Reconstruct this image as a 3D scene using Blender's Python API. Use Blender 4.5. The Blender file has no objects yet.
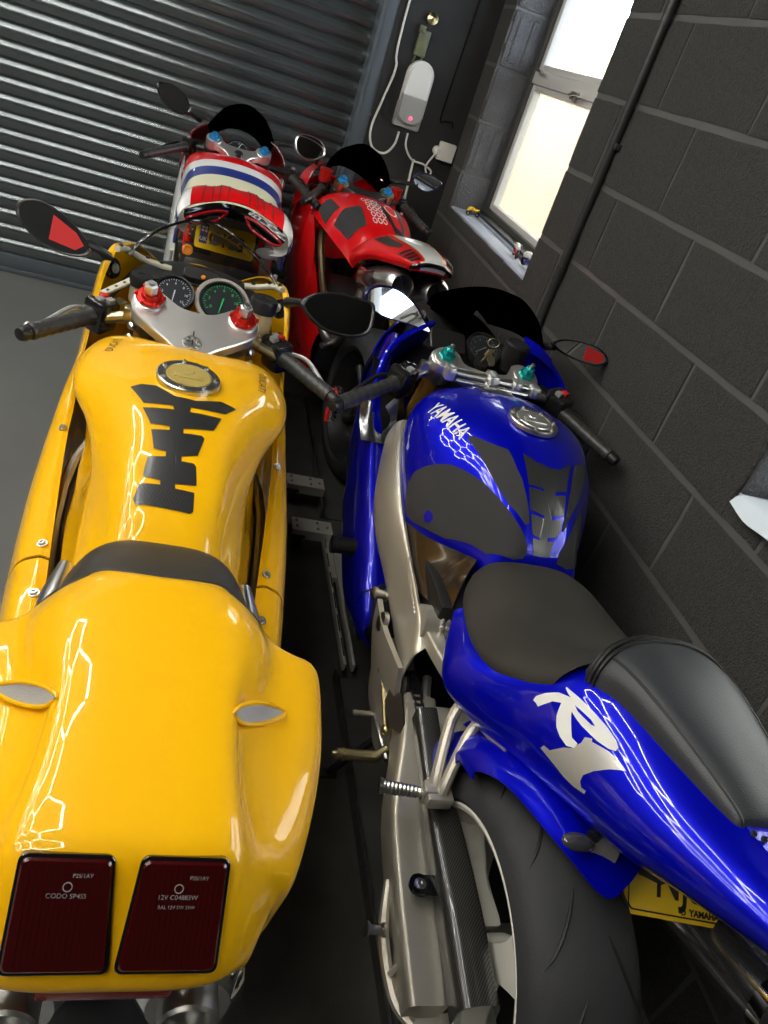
import bpy, bmesh, math, random
from mathutils import Vector, Matrix, noise
from mathutils.geometry import tessellate_polygon
PI = math.pi
SC = bpy.context.scene
COL = SC.collection
# ---------------------------------------------------------------- camera
cam = bpy.data.cameras.new('camera'); cam_o = bpy.data.objects.new('camera', cam); COL.objects.link(cam_o)
cam.sensor_fit = 'VERTICAL'; cam.sensor_height = 36.0; cam.lens = 27.04; cam.clip_start = 0.02
RX = Vector((0.94204528, -0.15938513, 0.29520683)); RY = Vector((0.16156912, -0.55563055, -0.81557962)); RZ = Vector((0.29401719, 0.81600923, -0.49767743))
m3 = Matrix((RX, -RY, -RZ)).transposed()
cam_o.matrix_world = Matrix.Translation((0, 0, 1.55)) @ m3.to_4x4()
SC.camera = cam_o
SC.view_settings.view_transform = 'Standard'; SC.view_settings.look = 'None'
SC.view_settings.exposure = 0.25; SC.view_settings.gamma = 1.0
# ---------------------------------------------------------------- world (pale overcast daylight outside the windows)
W = bpy.data.worlds.new('sky'); SC.world = W; W.use_nodes = True
wn = W.node_tree.nodes; wl = W.node_tree.links; wn.clear()
wo = wn.new('ShaderNodeOutputWorld'); wb = wn.new('ShaderNodeBackground'); wb.inputs[0].default_value = (0.86, 0.93, 1.0, 1); wb.inputs[1].default_value = 7.0
wl.new(wb.outputs[0], wo.inputs[0])
# ---------------------------------------------------------------- materials
MAT = {}
def nodes_of(m):
    m.use_nodes = True
    return m.node_tree.nodes, m.node_tree.links, m.node_tree.nodes['Principled BSDF']
def mat(name, col, rough=0.5, metal=0.0, coat=0.0, var=0.0, bump=0.0, scale=60.0, spec=None, emit=None, es=1.0, trans=0.0, ior=1.45, vscale=8.0, crough=0.03, bd=0.002):
    m = bpy.data.materials.new(name); n, l, b = nodes_of(m)
    b.inputs['Base Color'].default_value = (*col, 1); b.inputs['Roughness'].default_value = rough; b.inputs['Metallic'].default_value = metal
    b.inputs['Coat Weight'].default_value = coat; b.inputs['Coat Roughness'].default_value = crough; b.inputs['IOR'].default_value = ior
    b.inputs['Transmission Weight'].default_value = trans
    if spec is not None: b.inputs['Specular IOR Level'].default_value = spec
    if emit: b.inputs['Emission Color'].default_value = (*emit, 1); b.inputs['Emission Strength'].default_value = es
    if var or bump:
        tc = n.new('ShaderNodeTexCoord'); nz = n.new('ShaderNodeTexNoise'); nz.inputs['Scale'].default_value = vscale; nz.inputs['Detail'].default_value = 5
        l.new(tc.outputs['Object'], nz.inputs['Vector'])
    if var:
        r = n.new('ShaderNodeMapRange'); r.inputs['From Min'].default_value = .3; r.inputs['From Max'].default_value = .7
        r.inputs['To Min'].default_value = 1 - var; r.inputs['To Max'].default_value = 1 + var
        l.new(nz.outputs['Fac'], r.inputs['Value'])
        hs = n.new('ShaderNodeHueSaturation'); hs.inputs['Color'].default_value = (*col, 1); l.new(r.outputs[0], hs.inputs['Value']); l.new(hs.outputs[0], b.inputs['Base Color'])
    if bump:
        n2 = n.new('ShaderNodeTexNoise'); n2.inputs['Scale'].default_value = scale; n2.inputs['Detail'].default_value = 4; l.new(tc.outputs['Object'], n2.inputs['Vector'])
        bp = n.new('ShaderNodeBump'); bp.inputs['Strength'].default_value = bump; bp.inputs['Distance'].default_value = bd; l.new(n2.outputs['Fac'], bp.inputs['Height']); l.new(bp.outputs[0], b.inputs['Normal'])
    MAT[name] = m
    return m
mat('yellow_paint', (0.88, 0.46, 0.001), .45, coat=.9, spec=.15)
mat('blue_paint', (0.001, 0.003, 0.50), .38, metal=.45, coat=.9, spec=.1)
mat('navy_paint', (0.002, 0.003, 0.05), .3, coat=1)
mat('red_paint', (0.62, 0.004, 0.006), .4, coat=.9, spec=.15)
mat('dark_red', (0.22, 0.004, 0.006), .3, coat=.6)
mat('white_paint', (0.72, 0.72, 0.70), .28, coat=1)
mat('cream_paint', (0.62, 0.60, 0.42), .3, coat=1)
mat('stripe_blue', (0.015, 0.03, 0.20), .28, coat=1)
mat('silver', (0.62, 0.62, 0.60), .28, metal=1)
mat('satin_aluminium', (0.56, 0.53, 0.45), .40, metal=.62, var=.05, bump=.05, scale=200)
mat('dolly_alloy', (0.62, 0.61, 0.56), .42, metal=.5, var=.1)
mat('deck_steel', (0.085, 0.085, 0.08), .5, metal=.3, var=.2)
mat('cast_aluminium', (0.72, 0.71, 0.68), .36, metal=.9, var=.04)
mat('bright_aluminium', (0.88, 0.88, 0.86), .35, metal=.8)
mat('cap_gold', (0.48, 0.36, 0.10), .4, metal=.2, coat=.3)
mat('chrome', (0.85, 0.85, 0.85), .07, metal=1)
mat('gold', (0.66, 0.38, 0.08), .34, metal=.7)
mat('brass', (0.60, 0.52, 0.30), .3, metal=1)
mat('steel', (0.42, 0.41, 0.38), .35, metal=1)
mat('dark_metal', (0.06, 0.06, 0.06), .4, metal=.8)
mat('black_plastic', (0.012, 0.012, 0.012), .42)
mat('black_gloss', (0.006, 0.006, 0.007), .1, coat=.5)
mat('black_rubber', (0.022, 0.021, 0.020), .62, bump=.25, scale=400)
mat('grip_rubber', (0.035, 0.035, 0.033), .36, bump=.3, scale=300)
mat('tyre_rubber', (0.029, 0.030, 0.032), .72, var=.2, bump=.3, scale=250)
mat('seat_suede', (0.030, 0.027, 0.021), .7, var=.25, bump=.5, scale=900, vscale=7)
mat('leather', (0.036, 0.039, 0.044), .38, bump=.35, scale=500)
mat('seat_rubber', (0.035, 0.032, 0.026), .42, bump=.2, scale=600)
mat('frame_tube', (0.30, 0.28, 0.22), .35, metal=.9)
mat('red_anodised', (0.55, 0.02, 0.012), .3, metal=.6)
mat('red_plastic', (0.60, 0.02, 0.02), .35)
mat('teal_anodised', (0.02, 0.45, 0.42), .3, metal=.7)
mat('blue_anodised', (0.05, 0.35, 0.70), .3, metal=.7)
mat('dial_face', (0.02, 0.02, 0.02), .4)
mat('white_print', (0.75, 0.75, 0.72), .5)
mat('green_print', (0.03, 0.55, 0.12), .5)
mat('black_print', (0.01, 0.01, 0.01), .5)
mat('silver_decal', (0.55, 0.54, 0.50), .32, metal=.5, coat=.8)
mat('plate_yellow', (0.86, 0.55, 0.01), .35, coat=.3)
mat('plate_scribble', (0.15, 0.15, 0.145), .6)
mat('plate_blue', (0.01, 0.03, 0.25), .4)
mat('reservoir', (0.55, 0.42, 0.22), .25, coat=.5)
mat('cream_plastic', (0.50, 0.47, 0.36), .4)
mat('grey_plastic', (0.25, 0.25, 0.24), .4)
mat('light_plastic', (0.62, 0.62, 0.60), .35)
mat('white_plastic', (0.66, 0.64, 0.58), .4)
mat('mirror_glass', (0.70, 0.72, 0.74), .02, metal=1)
mat('white_rim', (0.74, 0.72, 0.64), .3, coat=.7)
mat('ivory_panel', (0.50, 0.49, 0.36), .35, coat=.5)
mat('tank_grip', (0.033, 0.033, 0.034), .75, bump=.6, scale=1200)
mat('tail_lens', (0.040, 0.0012, 0.0015), .2, coat=.7)
mat('red_reflector', (0.35, 0.005, 0.01), .2, coat=.8)
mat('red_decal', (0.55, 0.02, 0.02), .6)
mat('mesh_grille', (0.52, 0.52, 0.50), .4, metal=.7, bump=1.0, scale=900)
mat('smoke_lens', (0.05, 0.05, 0.05), .12, coat=1)
mat('amber', (0.7, 0.22, 0.01), .3)
mat('led_red', (0.8, 0.05, 0.08), .4, emit=(1, .05, .12), es=3)
mat('door_paint', (0.115, 0.132, 0.137), .22, metal=.7, coat=.5, crough=.15)
mat('guide_paint', (0.085, 0.10, 0.115), .4, metal=.2)
mat('block_paint', (0.062, 0.061, 0.056), .55, var=.32, bump=1.0, scale=230, vscale=150, bd=.012)
mat('mortar_paint', (0.098, 0.097, 0.090), .40, var=.1, bump=.3, scale=60)
mat('reveal_paint', (0.085, 0.088, 0.095), .45, bump=1.0, scale=130, var=.2, bd=.008)
mat('black_wall', (0.013, 0.013, 0.013), .75, var=.25, bump=.4, scale=60)
mat('ceiling_paint', (0.05, 0.05, 0.05), .8)
mat('floor_paint', (0.13, 0.133, 0.128), .42, var=.08, bump=.12, scale=90, vscale=3)
mat('mat_rubber', (0.060, 0.060, 0.054), .6, var=.3, bump=.6, scale=300)
mat('sill_paint', (0.42, 0.46, 0.55), .5)
mat('paper', (0.72, 0.80, 0.88), .6)
mat('upvc', (0.60, 0.60, 0.57), .35)
mat('dark_frame', (0.05, 0.05, 0.048), .5)
mat('pipe_paint', (0.03, 0.03, 0.03), .42)
mat('cable_white', (0.55, 0.54, 0.50), .45)
mat('hex_tube', (1, 1, 1), .5, emit=(1, .97, .90), es=45)
mat('tube_housing', (0.6, 0.6, 0.6), .4)
mat('buff_render', (0.75, 0.52, 0.30), .8, var=.15)
mat('white_render', (0.8, 0.8, 0.78), .8)
mat('tarmac', (0.25, 0.25, 0.25), .9)
mat('bronze_gloss', (0.10, 0.075, 0.05), .12, metal=.8, coat=1)
mat('smoke_metal', (0.26, 0.26, 0.27), .18, metal=.9, coat=.5)
mat('lcd', (0.13, 0.15, 0.14), .3, coat=.6)
mat('shroud_grey', (0.30, 0.28, 0.24), .45)
mat('switch_black', (0.014, 0.014, 0.014), .22, coat=.4)
mat('khaki', (0.10, 0.11, 0.06), .5, var=.4)
def carbon():
    m = bpy.data.materials.new('carbon'); n, l, b = nodes_of(m)
    tc = n.new('ShaderNodeTexCoord'); mp = n.new('ShaderNodeMapping'); mp.inputs['Rotation'].default_value = (0.3, 0.5, 0.785); l.new(tc.outputs['Object'], mp.inputs[0])
    w = n.new('ShaderNodeTexWave'); w.inputs['Scale'].default_value = 95; w.inputs['Distortion'].default_value = 0.0; l.new(mp.outputs[0], w.inputs[0])
    r = n.new('ShaderNodeValToRGB'); r.color_ramp.elements[0].color = (.006, .006, .006, 1); r.color_ramp.elements[1].color = (.055, .053, .05, 1); r.color_ramp.elements[0].position = .35; r.color_ramp.elements[1].position = .65
    l.new(w.outputs['Fac'], r.inputs[0]); l.new(r.outputs[0], b.inputs['Base Color']); b.inputs['Roughness'].default_value = .3; b.inputs['Coat Weight'].default_value = .7
    MAT['carbon'] = m
carbon()
def pad_mat():
    m = bpy.data.materials.new('pad_carbon'); n, l, b = nodes_of(m)
    tc = n.new('ShaderNodeTexCoord'); w = n.new('ShaderNodeTexChecker'); w.inputs['Scale'].default_value = 330; l.new(tc.outputs['Object'], w.inputs[0])
    w.inputs[1].default_value = (.012, .012, .012, 1); w.inputs[2].default_value = (.035, .035, .035, 1); l.new(w.outputs[0], b.inputs['Base Color']); b.inputs['Roughness'].default_value = .35; b.inputs['Coat Weight'].default_value = .6; b.inputs['Coat Roughness'].default_value = .15
    MAT['pad_carbon'] = m
pad_mat()
def glass(name, col, rough, mixf, bump=0, scale=100):
    m = bpy.data.materials.new(name); m.use_nodes = True; n = m.node_tree.nodes; l = m.node_tree.links; n.clear()
    o = n.new('ShaderNodeOutputMaterial'); t = n.new('ShaderNodeBsdfTransparent'); g = n.new('ShaderNodeBsdfGlossy'); mx = n.new('ShaderNodeMixShader'); fr = n.new('ShaderNodeFresnel')
    t.inputs[0].default_value = (*col, 1); g.inputs['Roughness'].default_value = rough; fr.inputs[0].default_value = 1.5
    geo = n.new('ShaderNodeNewGeometry'); inv = n.new('ShaderNodeMath'); inv.operation = 'SUBTRACT'; inv.inputs[0].default_value = mixf; l.new(geo.outputs['Backfacing'], inv.inputs[1]); inv.use_clamp = True
    mul = n.new('ShaderNodeMath'); mul.operation = 'MULTIPLY'; l.new(inv.outputs[0], mul.inputs[1]); l.new(fr.outputs[0], mul.inputs[0]); l.new(mul.outputs[0], mx.inputs[0])
    l.new(t.outputs[0], mx.inputs[1]); l.new(g.outputs[0], mx.inputs[2]); l.new(mx.outputs[0], o.inputs[0]); MAT[name] = m
glass('clear_screen', (.93, .94, .93), .03, 1.0)
glass('dark_screen', (.035, .035, .04), .04, .8)
glass('window_glass', (.95, .97, 1.0), .02, 1.0)
def frosted():
    m = bpy.data.materials.new('textured_glass'); n, l, b = nodes_of(m)
    b.inputs['Base Color'].default_value = (.95, .90, .80, 1); b.inputs['Roughness'].default_value = .35; b.inputs['Transmission Weight'].default_value = 1; b.inputs['IOR'].default_value = 1.3
    tc = n.new('ShaderNodeTexCoord'); v = n.new('ShaderNodeTexVoronoi'); v.inputs['Scale'].default_value = 130; l.new(tc.outputs['Object'], v.inputs['Vector'])
    bp = n.new('ShaderNodeBump'); bp.inputs['Strength'].default_value = 1; bp.inputs['Distance'].default_value = .006; l.new(v.outputs['Distance'], bp.inputs['Height']); l.new(bp.outputs[0], b.inputs['Normal'])
    MAT['textured_glass'] = m
frosted()
# ---------------------------------------------------------------- geometry helpers
def cr(P, t):
    n = len(P) - 1
    x = min(max(t, 0.0), 1.0) * n; i = min(int(x), n - 1); f = x - i
    p1, p2 = P[i], P[i + 1]
    p0 = P[i - 1] if i > 0 else p1 * 2 - p2
    p3 = P[i + 2] if i + 2 <= n else p2 * 2 - p1
    return 0.5 * ((2 * p1) + (p2 - p0) * f + (2 * p0 - 5 * p1 + 4 * p2 - p3) * f * f + (3 * p1 - p0 - 3 * p2 + p3) * f ** 3)
def V(*a): return Vector(a) if len(a) > 1 else Vector(a[0])
class Surf:
    def __init__(s, rows): s.rows = [[Vector(p) for p in r] for r in rows]
    def pt(s, a, b):
        n = len(s.rows) - 1; x = min(max(a, 0), 1) * n; i = min(int(x), n - 1)
        ids = [max(i - 1, 0), i, i + 1, min(i + 2, n)]
        q = [cr(s.rows[k], b) for k in ids]
        if i == 0: q[0] = q[1] * 2 - q[2]
        if i == n - 1: q[3] = q[2] * 2 - q[1]
        f = x - i; p0, p1, p2, p3 = q
        return 0.5 * ((2 * p1) + (p2 - p0) * f + (2 * p0 - 5 * p1 + 4 * p2 - p3) * f * f + (3 * p1 - p0 - 3 * p2 + p3) * f ** 3)
    def nrm(s, a, b):
        e = .004; u = s.pt(a + e, b) - s.pt(a - e, b); v = s.pt(a, b + e) - s.pt(a, b - e); n = u.cross(v)
        return n.normalized() if n.length > 1e-12 else Vector((0, 0, 1))
def half(y, pts):
    """mirrored row: pts = (x, z) or (x, y, z) from the centre outwards -> left edge .. centre .. right edge"""
    r = [Vector((p[0], y, p[1])) if len(p) == 2 else Vector(p) for p in pts]
    l = [Vector((-p.x, p.y, p.z)) for p in reversed(r)]
    return l[:-1] + r if r[0].x == 0 else l + r
class MB:
    def __init__(s): s.bm = bmesh.new(); s.uv = s.bm.loops.layers.uv.new('st')
    def _add(s, vs, fs, uvs=None):
        v = [s.bm.verts.new(p) for p in vs]
        for f in fs:
            try: fa = s.bm.faces.new([v[i] for i in f])
            except ValueError: continue
            fa.smooth = True
            if uvs:
                for lp, i in zip(fa.loops, f): lp[s.uv].uv = uvs[i]
        return s
    def surf(s, S, nu=24, nv=24, a0=0, a1=1, b0=0, b1=1, off=0.0, flip=False):
        vs = []; uvs = []
        for i in range(nu + 1):
            for j in range(nv + 1):
                a = a0 + (a1 - a0) * i / nu; b = b0 + (b1 - b0) * j / nv
                p = S.pt(a, b)
                if off: p = p + S.nrm(a, b) * off
                vs.append(p); uvs.append((a, b))
        fs = [(i * (nv + 1) + j, i * (nv + 1) + j + 1, (i + 1) * (nv + 1) + j + 1, (i + 1) * (nv + 1) + j) for i in range(nu) for j in range(nv)]
        if flip: fs = [f[::-1] for f in fs]
        return s._add(vs, fs, uvs)
    def box(s, c, d, rot=None, bev=0.0):
        c = Vector(c); R = rot if rot is not None else Matrix.Identity(3)
        if bev <= 0:
            vs = [c + R @ Vector((x * d[0] / 2, y * d[1] / 2, z * d[2] / 2)) for x in (-1, 1) for y in (-1, 1) for z in (-1, 1)]
            return s._add(vs, [(0, 1, 3, 2), (4, 6, 7, 5), (0, 4, 5, 1), (2, 3, 7, 6), (0, 2, 6, 4), (1, 5, 7, 3)])
        b = bmesh.new(); bmesh.ops.create_cube(b, size=1)
        for v in b.verts: v.co = Vector((v.co.x * d[0], v.co.y * d[1], v.co.z * d[2]))
        bmesh.ops.bevel(b, geom=b.edges[:], offset=min(bev, min(d) * .45), segments=2, affect='EDGES', profile=.5)
        b.verts.index_update()
        vs = [c + R @ v.co for v in b.verts]; fs = [[v.index for v in f.verts] for f in b.faces]; b.free()
        return s._add(vs, fs)
    def tube(s, pts, r, n=10, caps=True, smooth=0, closed=False):
        P = [Vector(p) for p in pts]
        R = list(r) if isinstance(r, (list, tuple)) else [r] * len(P)
        if smooth:
            m = smooth * (len(P) - 1)
            Rv = [Vector((q, 0, 0)) for q in R]
            P2 = [cr(P, i / m) for i in range(m + 1)]; R = [cr(Rv, i / m).x for i in range(m + 1)]; P = P2
        vs = []; fs = []; up = None
        for i, p in enumerate(P):
            a = P[i - 1] if i > 0 else (P[-2] if closed else p); c = P[i + 1] if i < len(P) - 1 else (P[1] if closed else p)
            d = (c - a)
            d = d.normalized() if d.length > 1e-9 else Vector((0, 0, 1))
            if up is None: up = Vector((0, 0, 1)) if abs(d.z) < .9 else Vector((0, 1, 0))
            x = up.cross(d)
            if x.length < 1e-6: x = Vector((1, 0, 0)).cross(d)
            x.normalize(); up = d.cross(x).normalized()
            for k in range(n): t = 2 * PI * k / n; vs.append(p + (x * math.cos(t) + up * math.sin(t)) * R[i])
        for i in range(len(P) - 1):
            for k in range(n): k2 = (k + 1) % n; fs.append((i * n + k, i * n + k2, (i + 1) * n + k2, (i + 1) * n + k))
        if caps and not closed: fs.append(tuple(range(n))[::-1]); fs.append(tuple(range((len(P) - 1) * n, len(P) * n)))
        return s._add(vs, fs)
    def cyl(s, a, b, r, r2=None, n=20):
        return s.tube([a, b], [r, r if r2 is None else r2], n)
    def lathe(s, prof, o, axis, n=32, ang=(0, 2 * PI)):
        """prof: (distance along axis, radius)"""
        o = Vector(o); d = Vector(axis).normalized(); x = d.orthogonal().normalized(); y = d.cross(x)
        full = abs(ang[1] - ang[0] - 2 * PI) < 1e-6; m = n if full else n + 1
        vs = []
        for (h, r) in prof:
            for k in range(m): t = ang[0] + (ang[1] - ang[0]) * k / n; vs.append(o + d * h + (x * math.cos(t) + y * math.sin(t)) * r)
        fs = []
        for i in range(len(prof) - 1):
            for k in range(n):
                k2 = (k + 1) % m
                fs.append((i * m + k, i * m + k2, (i + 1) * m + k2, (i + 1) * m + k))
        return s._add(vs, fs)
    def prism(s, pts, M4, h, bev=0):
        """2D outline extruded by h along local z; M4 places it"""
        n = len(pts)
        area = sum(pts[i][0] * pts[(i + 1) % n][1] - pts[(i + 1) % n][0] * pts[i][1] for i in range(n))
        if area < 0: pts = pts[::-1]
        if bev:
            c = Vector((sum(p[0] for p in pts) / n, sum(p[1] for p in pts) / n))
            ins = []
            for p in pts:
                d = (c - Vector(p)); ins.append(Vector(p) + (d.normalized() * bev if d.length > bev else d * .5))
            rings = [(pts, 0), (pts, h - bev), (ins, h)]
        else: rings = [(pts, 0), (pts, h)]
        vs = [M4 @ Vector((p[0], p[1], z)) for ring, z in rings for p in ring]
        fs = [tuple(range(n))[::-1], tuple(range((len(rings) - 1) * n, len(rings) * n))]
        for q in range(len(rings) - 1):
            for i in range(n): j = (i + 1) % n; fs.append((q * n + i, q * n + j, (q + 1) * n + j, (q + 1) * n + i))
        return s._add(vs, fs)
    def ell(s, c, r, rot=None, n=16, m=10):
        c = Vector(c); R = rot if rot is not None else Matrix.Identity(3); vs = []; fs = []
        for i in range(m + 1):
            th = PI * i / m
            for k in range(n): ph = 2 * PI * k / n; vs.append(c + R @ Vector((r[0] * math.sin(th) * math.cos(ph), r[1] * math.sin(th) * math.sin(ph), r[2] * math.cos(th))))
        for i in range(m):
            for k in range(n): k2 = (k + 1) % n; fs.append((i * n + k, (i + 1) * n + k, (i + 1) * n + k2, i * n + k2))
        return s._add(vs, fs)
    def decal(s, S, poly, off=.0012, cuts=3, tri=None, thick=0):
        """2D polygon(s) given in the surface's own (a, b) coordinates, laid on the surface"""
        b = bmesh.new(); v = [b.verts.new((p[0], p[1], 0)) for p in poly]
        for t in tessellate_polygon([[Vector((p[0] * 100, p[1] * 100, 0)) for p in poly]]):
            try: b.faces.new([v[i] for i in t])
            except ValueError: pass
        return s._map(b, lambda p: S.pt(p.x, p.y) + S.nrm(p.x, p.y) * off * s_sign(S), cuts)
    def _map(s, b, fn, cuts):
        for _ in range(cuts): bmesh.ops.subdivide_edges(b, edges=b.edges[:], cuts=1, use_grid_fill=True)
        bmesh.ops.triangulate(b, faces=b.faces[:]); b.verts.index_update()
        vs = [fn(v.co) for v in b.verts]; fs = [[v.index for v in f.verts] for f in b.faces]; b.free()
        return s._add(vs, fs)
def s_sign(S): return getattr(S, 'sign', 1)
def solid(surf, nu, nv, t, **k):
    """a thin shell of real thickness from a surface"""
    mb = MB(); sg = s_sign(surf)
    mb.surf(surf, nu, nv, **k)
    if sg < 0: bmesh.ops.reverse_faces(mb.bm, faces=mb.bm.faces[:])
    bmesh.ops.remove_doubles(mb.bm, verts=mb.bm.verts[:], dist=1e-5)
    bmesh.ops.solidify(mb.bm, geom=mb.bm.faces[:], thickness=-t)
    return mb
def link_mesh(name, mb, m, parent=None, origin=None, sharp=35, base=None):
    bm = mb.bm
    if origin is None:
        if bm.verts:
            xs = [v.co for v in bm.verts]
            lo = Vector([min(p[i] for p in xs) for i in range(3)]); hi = Vector([max(p[i] for p in xs) for i in range(3)])
            origin = (lo + hi) / 2
        else: origin = Vector((0, 0, 0))
    origin = Vector(origin)
    for v in bm.verts: v.co -= origin
    bm.normal_update()
    for e in bm.edges:
        if len(e.link_faces) == 2 and e.calc_face_angle(0) > math.radians(sharp): e.smooth = False
    me = bpy.data.meshes.new(name); bm.to_mesh(me); bm.free()
    me.materials.append(MAT[m] if isinstance(m, str) else m)
    o = bpy.data.objects.new(name, me); COL.objects.link(o)
    o.location = origin
    if parent is not None:
        o.parent = parent
        o.location = origin - parent_base(parent)
    return o
BASES = {}
def parent_base(p): return BASES.get(p.name, Vector((0, 0, 0)))
def part(name, mb, m, parent, label=None, kind=None, sharp=35):
    """a mesh child; its vertices are authored in the frame of the whole thing"""
    o = link_mesh(name, mb, m, parent, sharp=sharp)
    BASES[o.name] = parent_base(parent) + o.location
    if label: o['label'] = label
    if kind: o['kind'] = kind
    return o
def thing(name, label, cat, loc, rot=(0, 0, 0), group=None):
    """an Empty at the base of the thing; parts are authored with this point as (0, 0, 0)"""
    o = bpy.data.objects.new(name, None); COL.objects.link(o); o.location = loc; o.rotation_euler = rot; o.empty_display_size = .05
    o['label'] = label; o['category'] = cat
    if group: o['group'] = group
    BASES[o.name] = Vector((0, 0, 0))
    return o
def single(name, mb, m, label, cat, group=None, kind=None):
    o = link_mesh(name, mb, m); o['label'] = label; o['category'] = cat
    BASES[o.name] = Vector(o.location)
    if group: o['group'] = group
    if kind: o['kind'] = kind
    return o
def struct(name, mb, m, parent=None):
    o = link_mesh(name, mb, m, parent)
    BASES[o.name] = Vector(o.location) + (parent_base(parent) if parent else Vector((0, 0, 0)))
    if parent is None: o['kind'] = 'structure'
    return o
def dup(o, parent=None, off=None, rot=None):
    c = o.copy(); COL.objects.link(c)
    if parent is not None: c.parent = parent
    if off is not None: c.location = o.location + Vector(off)
    if rot is not None: c.rotation_euler = rot
    BASES[c.name] = BASES.get(o.name, Vector((0, 0, 0))) + (Vector(off) if off is not None else Vector((0, 0, 0)))
    for k in ('label', 'kind', 'group', 'category'):
        if k in o: c[k] = o[k]
    return c
def text_bm(txt, size=1.0, extr=0.0, shear=0.0, bold=0.0, space=1.0, align='CENTER'):
    cu = bpy.data.curves.new('t', 'FONT'); cu.body = txt; cu.size = size; cu.extrude = extr; cu.shear = shear; cu.offset = bold; cu.space_character = space
    cu.align_x = align; cu.align_y = 'CENTER'; cu.resolution_u = 3
    ob = bpy.data.objects.new('t', cu); COL.objects.link(ob)
    dg = bpy.context.evaluated_depsgraph_get(); me = bpy.data.meshes.new_from_object(ob.evaluated_get(dg))
    b = bmesh.new(); b.from_mesh(me); bpy.data.objects.remove(ob); bpy.data.curves.remove(cu); bpy.data.meshes.remove(me)
    return b
def bm_place(mb, b, fn):
    b.verts.index_update(); vs = [fn(v.co) for v in b.verts]; fs = [[v.index for v in f.verts] for f in b.faces]; b.free()
    return mb._add(vs, fs)
def frame(o, x, y):
    """4x4 with local x, y axes given (y made square to x), z = x cross y"""
    x = Vector(x).normalized(); y = Vector(y); y = (y - x * y.dot(x)).normalized(); z = x.cross(y)
    M = Matrix((x, y, z)).transposed().to_4x4(); M.translation = Vector(o); return M
def rrect(w, h, r, n=4):
    pts = []
    for cx, cy, a0 in ((w / 2 - r, h / 2 - r, 0), (-w / 2 + r, h / 2 - r, 90), (-w / 2 + r, -h / 2 + r, 180), (w / 2 - r, -h / 2 + r, 270)):
        for k in range(n + 1): a = math.radians(a0 + 90 * k / n); pts.append((cx + r * math.cos(a), cy + r * math.sin(a)))
    return pts
def circ(r, n=24, sx=1, sy=1): return [(r * sx * math.cos(2 * PI * k / n), r * sy * math.sin(2 * PI * k / n)) for k in range(n)]
def smooth_poly(pts, m=6):
    P = [Vector((p[0], p[1], 0)) for p in pts]; n = len(P); out = []
    for i in range(n):
        p0, p1, p2, p3 = P[i - 1], P[i], P[(i + 1) % n], P[(i + 2) % n]
        for k in range(m):
            f = k / m; q = 0.5 * ((2 * p1) + (p2 - p0) * f + (2 * p0 - 5 * p1 + 4 * p2 - p3) * f * f + (3 * p1 - p0 - 3 * p2 + p3) * f ** 3); out.append((q.x, q.y))
    return out
def smooth3(P, m=4):
    n = len(P); out = []
    for i in range(n):
        p0, p1, p2, p3 = P[i - 1], P[i], P[(i + 1) % n], P[(i + 2) % n]
        for k in range(m): f = k / m; out.append(0.5 * ((2 * p1) + (p2 - p0) * f + (2 * p0 - 5 * p1 + 4 * p2 - p3) * f * f + (3 * p1 - p0 - 3 * p2 + p3) * f ** 3))
    return out
random.seed(7)
# ================================================================ THE SETTING
XW = 1.20          # inner face of the right wall
YD = 4.30          # roller door curtain
YP = 4.15          # inner face of the pier beside the door
f = MB(); f.box((-1.3, 1.2, -.05), (7.4, 8.2, .1)); struct('floor', f, 'floor_paint')
c = MB(); c.box((-1.3, 1.2, 2.85), (7.4, 8.2, .1)); struct('ceiling', c, 'ceiling_paint')
w = MB(); w.box((-4.05, 1.2, 1.4), (.1, 8.2, 2.8)); struct('wall_left', w, 'black_wall')
w = MB(); w.box((-1.3, -2.85, 1.4), (7.4, .1, 2.8)); struct('wall_front', w, 'black_wall')
# right wall: mortar core with two window openings, every concrete block a piece of its own
ZR0 = 1.6175 - 7 * .2358
OPEN = [(2.755, 3.957, .974, 2.25), (.07, 1.262, .974, 2.25)]
wall = MB()
def wallseg(y0, y1, z0, z1): wall.box((XW + .0005 + .10, (y0 + y1) / 2, (z0 + z1) / 2), (.2, y1 - y0, z1 - z0))
wallseg(-2.8, 4.5, 0, .974); wallseg(-2.8, 4.5, 2.25, 2.8)
wallseg(-2.8, .07, .974, 2.25); wallseg(1.262, 2.755, .974, 2.25); wallseg(3.957, 4.5, .974, 2.25)
wr = struct('wall_right', wall, 'mortar_paint')
def block_mesh(dy, dz, seed, dx=.03):
    rnd = random.Random(seed); b = bmesh.new(); n, m = 5, 3; vs = []
    for j in range(m + 1):
        for i in range(n + 1):
            e = i in (0, n) or j in (0, m)
            vs.append(b.verts.new((-(0.0015 if e else .0045 + rnd.uniform(-.001, .001)), -dy / 2 + dy * i / n + (rnd.uniform(-.003, .003) if 0 < i < n or True else 0), -dz / 2 + dz * j / m + rnd.uniform(-.002, .002))))
    for j in range(m):
        for i in range(n): b.faces.new((vs[j * (n + 1) + i], vs[(j + 1) * (n + 1) + i], vs[(j + 1) * (n + 1) + i + 1], vs[j * (n + 1) + i + 1]))
    rim = [vs[i] for i in range(n + 1)] + [vs[j * (n + 1) + n] for j in range(1, m + 1)] + [vs[m * (n + 1) + i] for i in range(n - 1, -1, -1)] + [vs[j * (n + 1)] for j in range(m - 1, 0, -1)]
    back = [b.verts.new((dx, v.co.y, v.co.z)) for v in rim]
    for i in range(len(rim)): j = (i + 1) % len(rim); b.faces.new((rim[i], rim[j], back[j], back[i]))
    for fc in b.faces: fc.smooth = False
    bmesh.ops.recalc_face_normals(b, faces=b.faces[:])
    me = bpy.data.meshes.new('block'); b.to_mesh(me); b.free(); me.materials.append(MAT['block_paint']); return me
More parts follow.
